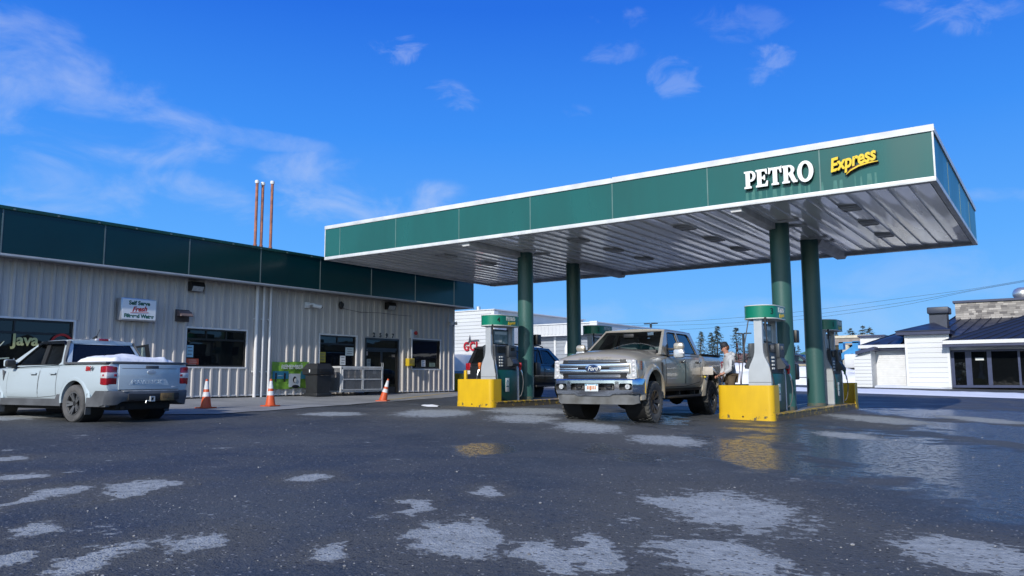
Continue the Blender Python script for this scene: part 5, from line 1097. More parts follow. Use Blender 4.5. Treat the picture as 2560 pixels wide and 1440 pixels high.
# ---------------------------------------------------------------- dark estate / off-road wagon
M_char = paint('charcoal_paint', (.022, .024, .029), .3, .3, (.10, .10, .10), .45)
def suv(label, loc, rz, M_p=M_char, group=None):
    r_ = thing('suv', label, 'car', loc, rz, group)
    ST = [(-.98, .80, .60, 1.08, 0), (-.94, .90, .52, 1.16, 0), (-.6, .93, .48, 1.19, 0), (0, .935, .46, 1.19, 0), (1.0, .93, .44, 1.17, 0), (2.0, .93, .44, 1.15, 0), (2.45, .93, .46, 1.14, .02), (2.79, .93, .48, 1.12, .05), (3.3, .91, .55, 1.08, .05), (3.62, .86, .6, 1.02, .04), (3.74, .78, .66, .92, .03)]
    b_, bv_ = make_body('body', ST, M_p, r_, [(0, .40, .46), (2.79, .40, .46)], None, None)
    g_ = dict(fb=(2.46, 1.14), ft=(1.70, 1.74), rt=(-.76, 1.74), rb=(-.95, 1.14), yb=.89, yr=.69, crown=.07, bulf=.1, bulr=.05, frf=(.93, .03, .94), frr=(.80, .10, .86), ovr=.10,
              win=[[(2.15, 1.19), (2.02, 1.22), (1.62, 1.62), (1.5, 1.66), (1.12, 1.66), (1.10, 1.19)], [(1.02, 1.19), (1.04, 1.66), (.36, 1.66), (.18, 1.56), (.12, 1.19)], [(.02, 1.22), (.10, 1.60), (-.40, 1.60), (-.66, 1.24)]])
    greenhouse(r_, M_p, g_, M_carglass, M_privglass, M_privglass)
    w = MB(); w.box2((-.85, -.8, 1.05), (2.3, .8, 1.16)); w.build('cabin_floor', M_cabin, r_); seats(r_, (1.2, .3), 1.45, .36)
    w = MB(); w.box2((-.80, -.60, 1.735), (-.55, .60, 1.775), .015)
    for s in (1, -1): w.tube([(-.45, s*.60, 1.78), (-.3, s*.60, 1.83), (1.2, s*.60, 1.83), (1.45, s*.6, 1.78)], .022, 8)
    w.build('roof_rails', M_trimk, r_)
    w = MB(); w.box2((-1.08, -.88, .46), (-.86, .88, .72), .05); w.build('bumper', M_trimk, r_)
    w = MB(); w.box2((3.6, -.84, .46), (3.84, .84, .74), .06); w.build('bumper', M_trimk, r_)
    w = MB(); w.box((-.985, 0, .92), (.03, .52, .16), .01); tl_ = w.build('plate_recess', M_trimk, r_)
    w = MB(); w.box((-1.0, 0, .92), (.01, .31, .15)); w.build('number_plate', M_sticker, r_)
    for s in (1, -1):
        w = MB(); w.box2((-.985, s*.72, .98), (-.72, s*.925, 1.22), .03); t2 = w.build('taillight', M_tail, r_)
        w = MB(); w.box2((-.99, s*.72, .84), (-.74, s*.928, .975), .03); w.build('lens_band', M_tailw, t2)
        w = MB(); w.box((2.05, s*1.02, 1.24), (.12, .22, .17), .05); w.box((2.08, s*.92, 1.18), (.08, .1, .05)); w.build('mirror', M_trimk, r_)
        w = MB(); w.box2((.5, s*.86, .40), (2.3, s*.96, .47), .02); w.build('side_step', M_trimk, r_)
        w = MB(); w.box2((3.5, s*.55, .86), (3.72, s*.84, 1.0), .03); w.build('headlight', M_lamp, r_)
        for q, hx in (([(1.08, .56), (2.32, .56), (2.32, 1.12), (1.08, 1.13)], 1.24), ([(.48, .60), (1.04, .56), (1.04, 1.13), (.30, 1.14)], .42)):
            w = MB(); w.grid(patch(bv_, q, s, .004, 8)); d_ = w.build('door', M_p, r_)
            w = MB(); seam(w, bv_, q+[q[0]], s, .006, .010); w.build('door_gap', M_seamk, d_)
            p = sidept(bv_, hx, 1.0, s); w = MB(); w.box((hx, p.y+s*.03, 1.0), (.2, .025, .035), .012); w.build('handle', M_chrome, d_)
    for x in (0, 2.79):
        for s in (1, -1): w = MB(); w.lathe([(.453, 0), (.458, .0), (.458, .38), (.0, .38), (0, .37), (.453, .37)], 32, T(x, s*.90, .40) @ RX(pi/2*s)); w.build('wheel_well', M_under, r_)
    for x in (0, 2.79):
        for s in (1, -1): wheel(r_, x, s*.82, .78, .25, .23, M_tyre, M_rimg, 6, style=0)
    return r_
suv('dark charcoal off-road wagon at the left pump, seen from behind', (-16.42, 23.0, gz(-16.4, 24)), rad(90)).scale = (1.06, 1.06, 1.06)
# ================================================================ person filling the pickup
M_hood = mat('grey_hoodie', (.52, .545, .59), .85, var=.08, vscale=9, bump=.5, bscale=12); M_skin = mat('skin', (.50, .25, .18), .5, var=.06); M_pants = mat('brown_trousers', (.115, .085, .055), .85, var=.15, vscale=7, bump=.3, bscale=14); M_hair = mat('brown_hair', (.12, .05, .025), .6); M_cap = mat('dark_cap', (.018, .022, .032), .7)
def skin(name, verts, edges, radii, m, parent, root=0, sub=2, smooth=True):
    me = bpy.data.meshes.new(name); me.from_pydata([Vector(v) for v in verts], edges, []); o = bpy.data.objects.new(name, me); COL.objects.link(o)
    md = o.modifiers.new('s', 'SKIN'); md.use_smooth_shade = True
    for i, r_ in enumerate(radii):
        sv = me.skin_vertices[0].data[i]; sv.radius = r_ if isinstance(r_, tuple) else (r_, r_); sv.use_root = (i == root)
    ms = o.modifiers.new('u', 'SUBSURF'); ms.levels = sub; ms.render_levels = sub
    dg = bpy.context.evaluated_depsgraph_get(); dg.update(); m2 = bpy.data.meshes.new_from_object(o.evaluated_get(dg)); o.modifiers.clear(); o.data = m2; bpy.data.meshes.remove(me)
    m2.materials.clear(); m2.materials.append(m); m2.shade_smooth()
    if parent is not None: o.parent = parent
    return o
PX, PY = -7.02, 19.85
PZ = gz(PX, PY)
# local frame: x = facing direction (towards the truck and its filler), y = his left
FD = rad(180+38)
man = thing('person', 'person in grey hooded top, dark cap and brown trousers fuelling the tan pickup', 'person', (PX, PY, PZ), FD)
# body: legs, hips, torso, neck, head, both arms in one surface
B = {'pel': (0, 0, .98), 'wst': (.0, 0, 1.12), 'chs': (.02, 0, 1.32), 'shl': (.03, 0, 1.46), 'nek': (.07, 0, 1.56), 'hd0': (.12, 0, 1.64), 'hd1': (.14, 0, 1.72), 'hd2': (.12, 0, 1.79),
     'lh': (0, .10, .94), 'lk': (.05, .14, .52), 'la': (-.02, .16, .10), 'lf': (.13, .18, .045),
     'rh': (0, -.10, .94), 'rk': (.02, -.13, .52), 'ra': (-.05, -.14, .10), 'rf': (.10, -.17, .045),
     'ls': (.03, .19, 1.44), 'le': (.05, .27, 1.17), 'lw': (.27, .22, 1.03), 'lp': (.34, .20, 1.01),
     'rs': (.03, -.19, 1.44), 're': (.04, -.26, 1.16), 'rw': (.22, -.20, 1.0), 'rp': (.29, -.18, .98)}
keys = list(B); ix = {k: i for i, k in enumerate(keys)}
E_ = [('pel', 'wst'), ('wst', 'chs'), ('chs', 'shl'), ('shl', 'nek'), ('nek', 'hd0'), ('hd0', 'hd1'), ('hd1', 'hd2'), ('pel', 'lh'), ('lh', 'lk'), ('lk', 'la'), ('la', 'lf'), ('pel', 'rh'), ('rh', 'rk'), ('rk', 'ra'), ('ra', 'rf'), ('shl', 'ls'), ('ls', 'le'), ('le', 'lw'), ('lw', 'lp'), ('shl', 'rs'), ('rs', 're'), ('re', 'rw'), ('rw', 'rp')]
Rr = dict(pel=(.13, .10), wst=(.11, .085), chs=(.12, .09), shl=(.08, .06), nek=.058, hd0=(.075, .085), hd1=(.082, .10), hd2=(.07, .085), lh=.075, lk=.055, la=.04, lf=.045, rh=.075, rk=.055, ra=.04, rf=.045, ls=.05, le=.036, lw=.034, lp=(.022, .034), rs=.05, re=.036, rw=.034, rp=(.022, .034))
skin('body', [B[k] for k in keys], [(ix[a], ix[b]) for a, b in E_], [Rr[k] for k in keys], M_skin, man)
def shell(name, ks, es, grow, m, over={}):
    ids = {k: i for i, k in enumerate(ks)}; rr = []
    for k in ks:
        r_ = over.get(k, Rr[k]); r_ = r_ if isinstance(r_, tuple) else (r_, r_); rr.append((r_[0]+grow, r_[1]+grow))
    return skin(name, [B[k] for k in ks], [(ids[a], ids[b]) for a, b in es], rr, m, man)
B['le2'] = (.235, .232, 1.05); B['re2'] = (.185, -.212, 1.025); Rr['le2'] = .05; Rr['re2'] = .05; B['hem'] = (0, 0, .93); Rr['hem'] = (.16, .125); B['col'] = (.045, 0, 1.52); Rr['col'] = (.085, .075)
top = shell('hooded_top', ['wst', 'hem', 'chs', 'shl', 'col', 'ls', 'le', 'le2', 'rs', 're', 're2'], [('wst', 'hem'), ('wst', 'chs'), ('chs', 'shl'), ('shl', 'col'), ('shl', 'ls'), ('ls', 'le'), ('le', 'le2'), ('shl', 'rs'), ('rs', 're'), ('re', 're2')], .0, M_hood, dict(wst=(.185, .14), hem=(.18, .145), chs=(.20, .15), shl=(.15, .115), col=(.09, .08), ls=.10, le=.078, le2=.058, rs=.10, re=.078, re2=.058))
w = MB(); w.ball((-.07, 0, 1.51), .11, 3, (.7, 1.15, .75)); w.lathe([(.085, -.03), (.115, -.02), (.12, .02), (.095, .04)], 24, T(.035, 0, 1.54) @ RY(.35), closed=True); w.build('hood', M_hood, top)
w = MB(); a_, b_ = V(.035, .333, 1.40), V(.065, .352, 1.12); d = (b_-a_).normalized()
zn = (V(0, 1, 0)-d*d.y).normalized(); mx = Matrix((d, zn.cross(d), zn)).transposed().to_4x4(); mx.translation = (a_+b_)/2
w.text('LOVE FISH', .055, mx, ext=.002, bold=.003, ls=1.0); w.build('lettering', mat('navy_print', (.02, .025, .05), .7), top)
shell('trousers', ['pel', 'lh', 'lk', 'la', 'rh', 'rk', 'ra'], [('pel', 'lh'), ('lh', 'lk'), ('lk', 'la'), ('pel', 'rh'), ('rh', 'rk'), ('rk', 'ra')], .0, M_pants, dict(pel=(.165, .13), lh=.115, lk=.088, la=.07, rh=.115, rk=.088, ra=.07))
w = MB()
for s, k in ((1, 'l'), (-1, 'r')): p = B[k+'a']; w.box((p[0]+.06, p[1]+s*.005, .055), (.29, .105, .11), .045); w.cyl((p[0], p[1], .06), (p[0], p[1], .2), .062, .058, 14)
w.build('boots', M_pants if 0 else mat('boot_brown', (.05, .035, .025), .6), man)
# head: cap, hair, nose, ears, eyes, mouth; tilted down towards the filler
hm = T(.13, 0, 1.715) @ RY(.38)
w = MB(); w.ball((-.035, 0, -.015), .098, 3, (.95, .9, .95), hm); w.build('hair', M_hair, man)
w = MB(); w.lathe([(.104, -.0), (.104, .03), (.098, .07), (.075, .105), (.035, .122), (0, .125)], 26, hm @ T(-.012, 0, .022)); w.prism([(.06, -.085, .025), (.19, -.06, .012), (.205, 0, .018), (.19, .06, .012), (.06, .085, .025)], (0, 0, .010), hm); w.build('cap', M_cap, man)
w = MB(); w.prism([(.085, 0, .0), (.118, 0, -.045), (.08, 0, -.055)], (0, .022, 0), hm @ T(0, -.011, 0))
for s in (1, -1): w.ball((-.005, s*.082, -.02), .027, 2, (.7, .4, 1.1), hm)
w.build('nose_and_ears', M_skin, man)
w = MB()
for s in (1, -1): w.ball((.085, s*.032, -.008), .012, 2, (1, 1, 1), hm)
w.build('eyes', mat('eye_dark', (.03, .02, .018), .3), man)
w = MB(); w.box((.083, 0, -.082), (.01, .045, .008), .003, hm); w.build('mouth', mat('lips', (.35, .12, .10), .5), man)
# hands: five bent fingers each
for s, k in ((1, 'l'), (-1, 'r')):
    w0 = V(*B[k+'p']); f = (w0-V(*B[k+'w'])).normalized(); sdv = V(0, 0, 1).cross(f).normalized(); dn = f.cross(sdv)*-1
    vs = []; es = []; rs = []
    for i, ln in enumerate((.066, .075, .07, .055)):
        o_ = w0+sdv*(.027-.018*i)*1.0+f*.01; b0 = len(vs)
        vs += [o_, o_+f*ln*.55, o_+f*ln*.9+dn*ln*.35, o_+f*ln*.75+dn*ln*.8]; es += [(b0, b0+1), (b0+1, b0+2), (b0+2, b0+3)]; rs += [.0095, .009, .0085, .007]
        hand = skin('finger', vs[b0:], [(0, 1), (1, 2), (2, 3)], rs[b0:], M_skin, man, sub=1)
    o_ = w0+sdv*.035*s-f*.02; skin('thumb', [o_, o_+sdv*.018*s+f*.03+dn*.012, o_+f*.055+dn*.035], [(0, 1), (1, 2)], [.012, .0105, .009], M_skin, man, sub=1)
# the nozzle he holds and its hose up to the pump
pm = trk.matrix_basis if 0 else (Matrix.Translation(trk.location) @ RZ(trk.rotation_euler.z))
fill = pm @ V(.58, 1.0, 1.12); mm = Matrix.Translation(man.location) @ RZ(FD); hand_ = mm @ V(.31, .0, .985)
nz = thing('fuel_nozzle', 'black fuel nozzle in the filler of the tan pickup with its hose', 'nozzle', tuple(fill))
def lc(p): return tuple(Vector(p)-fill)
w = MB(); w.tube([lc(fill+V(-.06, -.02, .02)), lc(fill.lerp(hand_, .5)+V(0, 0, .03)), lc(hand_)], [.014, .02, .028], 8); w.box(lc(hand_+V(.03, .02, .02)), (.12, .1, .07), .02); w.build('body', M_trimk, nz)
pt = V(XC-.03-.2, 18.95-.66, gz(XC, 19)+2.3)
w = MB(); w.tube([lc(p) for p in (hand_+V(.05, .0, -.02), hand_+V(.12, -.08, -.12), hand_+V(.18, -.3, -.33), hand_+V(.3, -.8, -.55), V(-6.25, 18.4, .55), V(-6.2, 18.28, .9), V(-6.12, 18.28, 1.6), pt)], .014, 8); w.build('hose', mat('hose_grey', (.10, .10, .105), .5), nz)
w = MB(); w.tube([lc(hand_+V(.05, 0, -.02)), lc(hand_+V(.14, -.14, -.17))], .022, 8); w.build('swivel', M_chrome, nz)
# ================================================================ what stands behind the station
def onY(px, py, Y): d = ray(px, py); t_ = Y/d.y; return V(d.x*t_, Y, CAMZ+d.z*t_)
M_wsid = mat('white_lap_siding', (.60, .615, .635), .5, var=.05, vscale=1, stretch=(.3, 1, 3)); M_navy = mat('navy_metal_roof', (.022, .028, .050), .35, spec=.4, var=.12, vscale=1.2, rvar=.15); M_navyt = mat('navy_trim', (.03, .04, .095), .45, var=.1); M_wt = mat('white_trim', (.68, .69, .70), .5, var=.03)
M_brickw = mat('white_painted_brick', (.67, .68, .69), .6, var=.05); M_store_glass = glassmat('storefront_glass', (.30, .31, .32), .35)
YB = 52.0; X_ = lambda px, Y=YB: onY(px, 900, Y).x; Z_ = lambda py, px=2300, Y=YB: onY(px, py, Y).z
def lap(mb, x0, x1, z0, z1, y, st=.2, dp=.035):
    """lap siding facing -Y: a saw-tooth sheet"""
    n = max(1, round((z1-z0)/st)); st = (z1-z0)/n; rows = []
    for i in range(n): rows += [[(x0, y-dp, z0+i*st), (x1, y-dp, z0+i*st)], [(x0, y, z0+(i+1)*st-.004), (x1, y, z0+(i+1)*st-.004)]]
    mb.grid(rows)
gB = gz(-8, 52); bd_ = thing('restaurant_building', 'white building with navy metal hip roofs and dark glass front', 'building', (X_(2330), YB, gB))
def bb(mb, nm, m, **k): return mb.build(nm, m, bd_, True, **k)
xa, xb, xc, xd = X_(2187), X_(2269), X_(2378), X_(2640)
w = MB(); w.box2((xa, YB+.4, gB-.3), (xb, YB+9, Z_(872))); w.box2((X_(2150), YB+1.0, gB-.3), (xa, YB+9, Z_(884)+.0)); lap(w, xa+.02, xb, gB, Z_(872), YB+.385, .11, .014); bb(w, 'wall', M_brickw, smooth=0)
w = MB(); x0 = X_(2147); w.box2((x0, YB-1.2, gB-.3), (xa, YB+.98, Z_(890, 2147, YB-1.2)));
w.prism([(x0, YB-1.2, Z_(890, 2147, YB-1.2)), (xa, YB-1.2, Z_(890, 2147, YB-1.2)), (xa, YB-1.2, Z_(877, 2187, YB-1.2))], (0, 2.18, 0)); lap(w, x0-.02, xa+.02, gB, Z_(890, 2147, YB-1.2), YB-1.22); bb(w, 'lean_to_wall', M_wsid)
w = MB(); a = onY(2141, 887, YB-1.2); b = onY(2188, 875, YB-1.2); w.prism([(a.x, YB-1.5, a.z), (b.x, YB-1.5, b.z), (b.x, YB-1.5, b.z+.2), (a.x, YB-1.5, a.z+.2)], (0, 2.6, 0)); bb(w, 'lean_to_roof', M_navyt)
w = MB(); w.box2((xb, YB-.6, gB-.3), (xc, YB+8, Z_(846))); lap(w, xb+.12, xc-.12, gB, Z_(846), YB-.62, .3); bb(w, 'wall', M_wsid)
w = MB(); w.box2((xb-.01, YB-.65, gB), (xb+.12, YB-.5, Z_(846))); w.box2((xc-.12, YB-.65, gB), (xc+.01, YB-.5, Z_(846))); w.box2((xb-.02, YB-.66, Z_(846)), (xc+.02, YB-.5, Z_(838))); bb(w, 'corner_board', M_wt)
# roofs: front-left, hip over the block, big right hip, long rear roof
def roof(nm, pts, th=.14, m=M_navy):
    w = MB(); w.prism(pts, (0, 0, -th)); return bb(w, nm, m, smooth=20)
def rib_roof(nm, A, B, Cc, D, st=.62):
    """standing-seam slope from eave A-B up to ridge D-C"""
    A, B, Cc, D = map(Vector, (A, B, Cc, D)); w = MB(); w.prism([A, B, Cc, D], (0, 0, -.12)); n = max(2, int((B-A).length/st))
    nrm = (B-A).cross(D-A).normalized(); nrm = nrm if nrm.z > 0 else -nrm
    for i in range(n+1):
        u = i/n; p = A.lerp(B, u); q = D.lerp(Cc, u); s_ = (B-A).normalized()*.02
        if (q-p).length > .2: w.prism([p-s_, p+s_, q+s_, q-s_], nrm*.05)
    return bb(w, nm, M_navy, smooth=20)
e1 = Z_(862); zr = Z_(832, 2252, YB+3)
rib_roof('roof', (X_(2152), YB-.3, e1), (xb+.4, YB-.3, e1), (xb+.4, YB+4, Z_(832, 2252, YB+4)+.25), (X_(2252, YB+4), YB+4, Z_(832, 2252, YB+4)))
w = MB(); w.box2((X_(2150), YB-.36, Z_(868)), (xb, YB-.28, Z_(860))); bb(w, 'eave_trim', M_wt)
w = MB(); w.box2((X_(2155), YB-.2, Z_(873)), (xb, YB+.35, Z_(868))); bb(w, 'eave_trim', M_navyt)
w = MB(); w.box2((X_(2153, YB+5), YB+5, 2.8), (X_(2216, YB+5), YB+9, Z_(842, 2190, YB+5))); bb(w, 'wall', M_wt)
w = MB(); w.box2((X_(2152, YB+5)-.1, YB+4.8, Z_(842, 2190, YB+5)), (X_(2216, YB+5), YB+9, Z_(837.5, 2190, YB+5))); bb(w, 'roof_cap', M_navyt)
zE = Z_(828); exa, exb = X_(2250), X_(2384); apx = onY(2334, 806, YB+2.2)
w = MB(); w.box2((exa, YB-1.0, Z_(838)), (exb, YB+6, zE)); bb(w, 'eave_band', M_navyt)
w = MB(); w.prism([(exa-.03, YB-1.05, zE), (exb+.03, YB-1.05, zE), apx], (0, 0, -.05)); w.prism([(exb+.03, YB-1.05, zE), (exb+.03, YB+6, zE), apx+V(0, 2.5, 0), apx], (0, 0, -.05)); w.prism([(exa-.03, YB+6, zE), (exa-.03, YB-1.05, zE), apx, apx+V(0, 2.5, 0)], (0, 0, -.05)); bb(w, 'roof', M_navy)
rear = YB+5
rib_roof('roof', (apx.x-.3, YB+.2, apx.z-.95), (xd+3, YB+.2, apx.z-.85), (xd+3, rear+2.5, onY(2560, 782.5, rear+2.5).z), (onY(2392, 789.5, rear+2.5).x, rear+2.5, onY(2392, 789.5, rear+2.5).z))
w = MB(); p0 = onY(2387, 758, YB+6); w.box2((p0.x, YB+6, apx.z-1), (xd+4, YB+10, p0.z)); bb(w, 'parapet_wall', mat('weathered_shingles', (.36, .33, .31), .8, var=.28, vscale=2.2, stretch=(1.2, 1, 3.4), vcol=(.20, .185, .18), detail=1))
w = MB(); rng = random.Random(2)
for j in range(9):
    x = p0.x; z = p0.z-.135*(j+1)
    while x < xd+3.8: ww = rng.uniform(.22, .5); w.box2((x, YB+5.975-.006*rng.random(), z), (x+ww-.012, YB+5.998, z+.127)); x += ww
m_ = mat('shingle_tabs', (.42, .39, .37), .8, var=.3, vscale=1.1, vcol=(.24, .22, .21), detail=2); t_ = m_.node_tree; gi = N(t_, 'ShaderNodeNewGeometry'); cr_ = N(t_, 'ShaderNodeValToRGB'); L(t_, gi.outputs['Random Per Island'], cr_.inputs[0])
cr_.color_ramp.elements[0].color = (.13, .12, .12, 1); cr_.color_ramp.elements[1].color = (.46, .43, .40, 1); L(t_, cr_.outputs[0], t_.nodes['Principled BSDF'].inputs['Base Color'])
bb(w, 'shingles', m_)
w = MB(); w.box2((p0.x-.12, YB+5.85, p0.z), (xd+4, YB+10, p0.z+.14)); bb(w, 'parapet_cap', M_navyt)
c0, c1 = onY(2323, 800, YB+2.4), onY(2367, 800, YB+2.4)
w = MB(); w.box2((c0.x, YB+2.4, 3.0), (c1.x, YB+3.6, onY(2345, 783, YB+2.4).z)); bb(w, 'chimney', mat('chimney_navy', (.035, .045, .075), .5))
w = MB(); w.box2((onY(2317, 780, YB+2.2).x, YB+2.2, onY(2345, 783.5, YB+2.2).z), (onY(2371.5, 780, YB+2.2).x, YB+3.8, onY(2345, 767, YB+2.2).z), .06); bb(w, 'chimney_cap', mat('chimney_navy', (.035, .045, .075), .5))
eR0 = onY(2357, 853, YB-1.3); zR = eR0.z; top = onY(2575, 786, YB+3)
rib_roof('roof', (eR0.x, YB-1.3, zR), (xd+6, YB-1.3, zR), (xd+6, YB+3, top.z), (top.x, YB+3, top.z))
w = MB(); w.box2((eR0.x, YB-1.36, Z_(859.5, 2400, YB-1.3)), (xd+6, YB-1.28, zR+.03)); bb(w, 'eave_trim', M_wt)
w = MB(); w.box2((eR0.x-.05, YB-1.3, Z_(866, 2400, YB-1.3)), (xd+6, YB-1.1, Z_(859.5, 2400, YB-1.3))); bb(w, 'eave_trim', M_navyt)
w = MB(); w.box2((xc+.01, YB-.2, Z_(877)), (xd+6, YB+2, Z_(866))); w.box2((xc+.01, YB+2, gB-.3), (xd+6, YB+2.1, Z_(866))); bb(w, 'wall', M_wt)
zt_ = Z_(877.5); fx = [X_(p) for p in (2376, 2386, 2414, 2429, 2468, 2479, 2545, 2551, 2620, 2640)]
w = MB()
for a, b in ((fx[0], fx[1]), (fx[2], fx[3]), (fx[4], fx[5]), (fx[6], fx[7]), (fx[8], fx[9])): w.box2((a, YB-.12, gB), (b, YB+.1, zt_))
for a, b in ((fx[1], fx[2]), (fx[3], fx[4]), (fx[5], fx[6]), (fx[7], fx[8])): w.box2((a, YB-.1, gB), (b, YB+.08, gB+.14)); w.box2((a, YB-.1, zt_-.1), (b, YB+.08, zt_))
wf = bb(w, 'window_frame', mat('navy_frame', (.035, .05, .12), .4))
w = MB()
for a, b in ((fx[1], fx[2]), (fx[3], fx[4]), (fx[5], fx[6]), (fx[7], fx[8])): w.box2((a, YB-.03, gB+.14), (b, YB-.02, zt_-.1))
bb(w, 'window_pane', M_store_glass)
w = MB(); w.box2((xc+.1, YB+1.0, gB), (xd+6, YB+1.9, gB+.05)); w.box2((fx[3], YB+.6, gB+.1), (fx[3]+.6, YB+.9, gB+.9)); w.box2((fx[1]+.2, YB+.3, gB+.14), (fx[1]+.7, YB+.6, gB+.55)); bb(w, 'interior', mat('interior_warm', (.16, .15, .14), .7))
w = MB(); w.tube([(fx[1]+.45, YB+.3, gB+.4), (fx[1]+.5, YB+.2, gB+1.7)], .03, 6); bb(w, 'broom', M_wt)
w = MB(); w.box((fx[3]+.4, YB-.035, gB+1.62), (.42, .006, .14)); bb(w, 'door_notice', M_sticker)
tv = onY(2556, 733, YB+8)
t_ = thing('turbine_vent', 'large ribbed metal turbine vent on the shingled roof', 'roof vent', (tv.x, YB+8, p0.z)); hh = tv.z-p0.z
w = MB(); w.lathe([(.3, 0), (.3, hh-.35), (.42, hh-.35), (.55, hh-.15), (.56, hh+.05), (.45, hh+.25), (.25, hh+.36), (0, hh+.38)], 24); w.build('vent_body', M_alu, t_)
# snow lying along the lot edge
def snowbank(pts, lab, seed, nm='snow_bank'):
    """lumpy bank: list of (x, y, half width, height)"""
    w = MB(); rows = []
    for i in range(len(pts)-1):
        a, b = pts[i], pts[i+1]; n = max(2, int(((a[0]-b[0])**2+(a[1]-b[1])**2)**.5/.35))
        for k in range(n+(i == len(pts)-2)):
            f = k/n; x, y, hw, h = [a[q]+(b[q]-a[q])*f for q in range(4)]; d = V(b[0]-a[0], b[1]-a[1], 0).normalized(); nx, ny = -d.y, d.x; row = []
            for j in range(13):
                u = j/6-1; px, py = x+nx*u*hw, y+ny*u*hw; z = gz(px, py)-.02+max(0, (1-u*u))**.7*h*(.75+.5*mnoise.noise(V(px*.7+seed, py*.7, 0))+.25*mnoise.noise(V(px*2.5, py*2.5, seed)))
                row.append((px+.1*mnoise.noise(V(px, py, 3)), py, z))
            rows.append(row)
    w.grid(rows); o = w.build(nm, M_snow, smooth=70); return tag(o, lab, 'snow bank', kind='structure')
snowbank([(-14.5, 43, 2.2, .10), (-8, 42.5, 2.4, .14), (-2, 41.5, 2.2, .14), (6, 40.5, 2, .12), (16, 40, 2, .12)], 'low white snow strip before the restaurant', 1)
snowbank([(-24, 58, 3, 1.3), (-18, 57, 3, 1.6), (-11.2, 55, 2.5, 1.3), (-8.5, 53.5, 1.5, .6)], 'tall white snow berm behind the right pumps', 4)
snowbank([(-9.0, 50.3, .9, .22), (-6, 50.6, .8, .12), (-5.2, 50.7, .6, .08)], 'small snow drift', 8)
snowbank([(-34, 42, 2, .35), (-24, 42, 2.5, .3), (-15.5, 43, 2.3, .2)], 'snow strip', 9)
snowbank([(-15.05, 28.2, .6, .10), (-13.9, 28.4, .6, .07)], 'snow patch', 5)
snowbank([(-15.15, 17.3, .16, .08), (-14.75, 17.05, .22, .11), (-14.5, 17.1, .12, .06)], 'grey lump of melting snow beside left guard', 6)
# ---- white metal building with red letters
YG = 41.0
gx0, gx1 = -48, onY(1229, 800, YG).x; zg = onY(1180, 778, YG).z; g0 = gz(-30, YG)
t_ = thing('white_building', 'white lap sided metal building with red letters beyond the shop', 'building', (gx1-4, YG, g0))
w = MB(); w.box2((gx0, YG, g0-.5), (gx1, YG+12, zg)); lap(w, gx0, gx1-.02, g0, zg, YG-.012, .235); w.build('wall', M_wsid, t_, True)
w = MB(); w.box2((gx1, YG-.06, g0), (gx1+.25, YG+.4, zg-.05)); w.box2((gx0, YG-.08, zg), (gx1+.28, YG+12, zg+.06)); w.build('trim', M_wt, t_, True)
yR = 46.0; rx0, rx1 = gx1+.25, onY(1501, 830, yR).x; zt0 = onY(1420, 811.5, yR).z; zmid = onY(1420, 838, yR).z; zb_ = gz(-25, yR)
w = MB(); w.box2((rx0, yR, zb_-.5), (rx1, yR+10, zmid)); lap(w, rx0, rx1, zb_, zmid, yR-.012, .26); w.build('wing_wall', mat('grey_white_siding', (.30, .33, .375), .5, var=.06), t_, True)
w = MB(); w.box2((rx0, yR-.5, zmid), (rx1, yR+10, zt0))
x = rx0
while x < rx1: w.box2((x, yR-.53, zmid+.05), (x+.12, yR-.5, zt0-.05)); x += .3
w.build('parapet', M_wsid, t_, True)
w = MB(); w.box2((rx0, yR-.58, zt0), (rx1+.06, yR+10, zt0+.07)); w.box2((rx0, yR-.6, zmid-.06), (rx1, yR-.45, zmid)); w.box2((rx1-.5, yR-.56, zmid), (rx1+.05, yR-.4, zt0+.12)); w.build('trim', M_wt, t_, True)
w = MB(); c = onY(1196, 772, YG+3); w.cyl((c.x, YG+3, zg), (c.x, YG+3, c.z+.15), .16, seg=12); w.build('chimney_pipe', M_alu, t_, True)
w = MB(); c = onY(1426, 866, yR-.4); w.prism([(c.x-.28, yR-.02, c.z-.5), (c.x-.28, yR-.7, c.z-.5), (c.x-.28, yR-.7, c.z-.1), (c.x-.28, yR-.45, c.z+.35), (c.x-.28, yR-.02, c.z+.5)], (.56, 0, 0)); w.build('vent_hood', M_wt, t_, True)
w = MB(); c = onY(1389, 880, yR); w.box2((c.x-.07, yR-.1, zb_), (c.x+.07, yR-.02, zmid-.06)); w.build('downpipe', M_wt, t_, True)
c = onY(1179, 864, YG); sg = thing('wall_sign', 'red letter sign with dark star on white lap siding', 'sign', tuple(c))
mg = FACE_NY
M_gred = mat('sign_red', (.50, .012, .03), .4)
w = MB(); w.text('G', .80, T(-.36, -.09, -.08) @ mg, bold=.018, ext=.05, sx=.80); w.text('C', .80, T(.14, -.09, -.08) @ mg, bold=.018, ext=.05, sx=.76); w.text('I', .80, T(.50, -.09, -.08) @ mg, bold=.018, ext=.05, sx=.8); w.build('letter', M_gred, sg)
w = MB(); st = [(-.62, .28), (.02, .36), (.02, .62), (.10, .36), (.72, .36), (.12, .29), (-.30, -.05), (-.05, .29)]; w.prism([(-.55, -.14, -.12), (-.15, -.14, .30), (-.05, -.14, .72), (-.02, -.14, .34), (.70, -.14, .36), (.70, -.14, .31), (-.08, -.14, .26), (-.18, -.14, .18)], (0, .03, 0)); w.build('star', mat('star_dark', (.06, .06, .08), .4), sg)
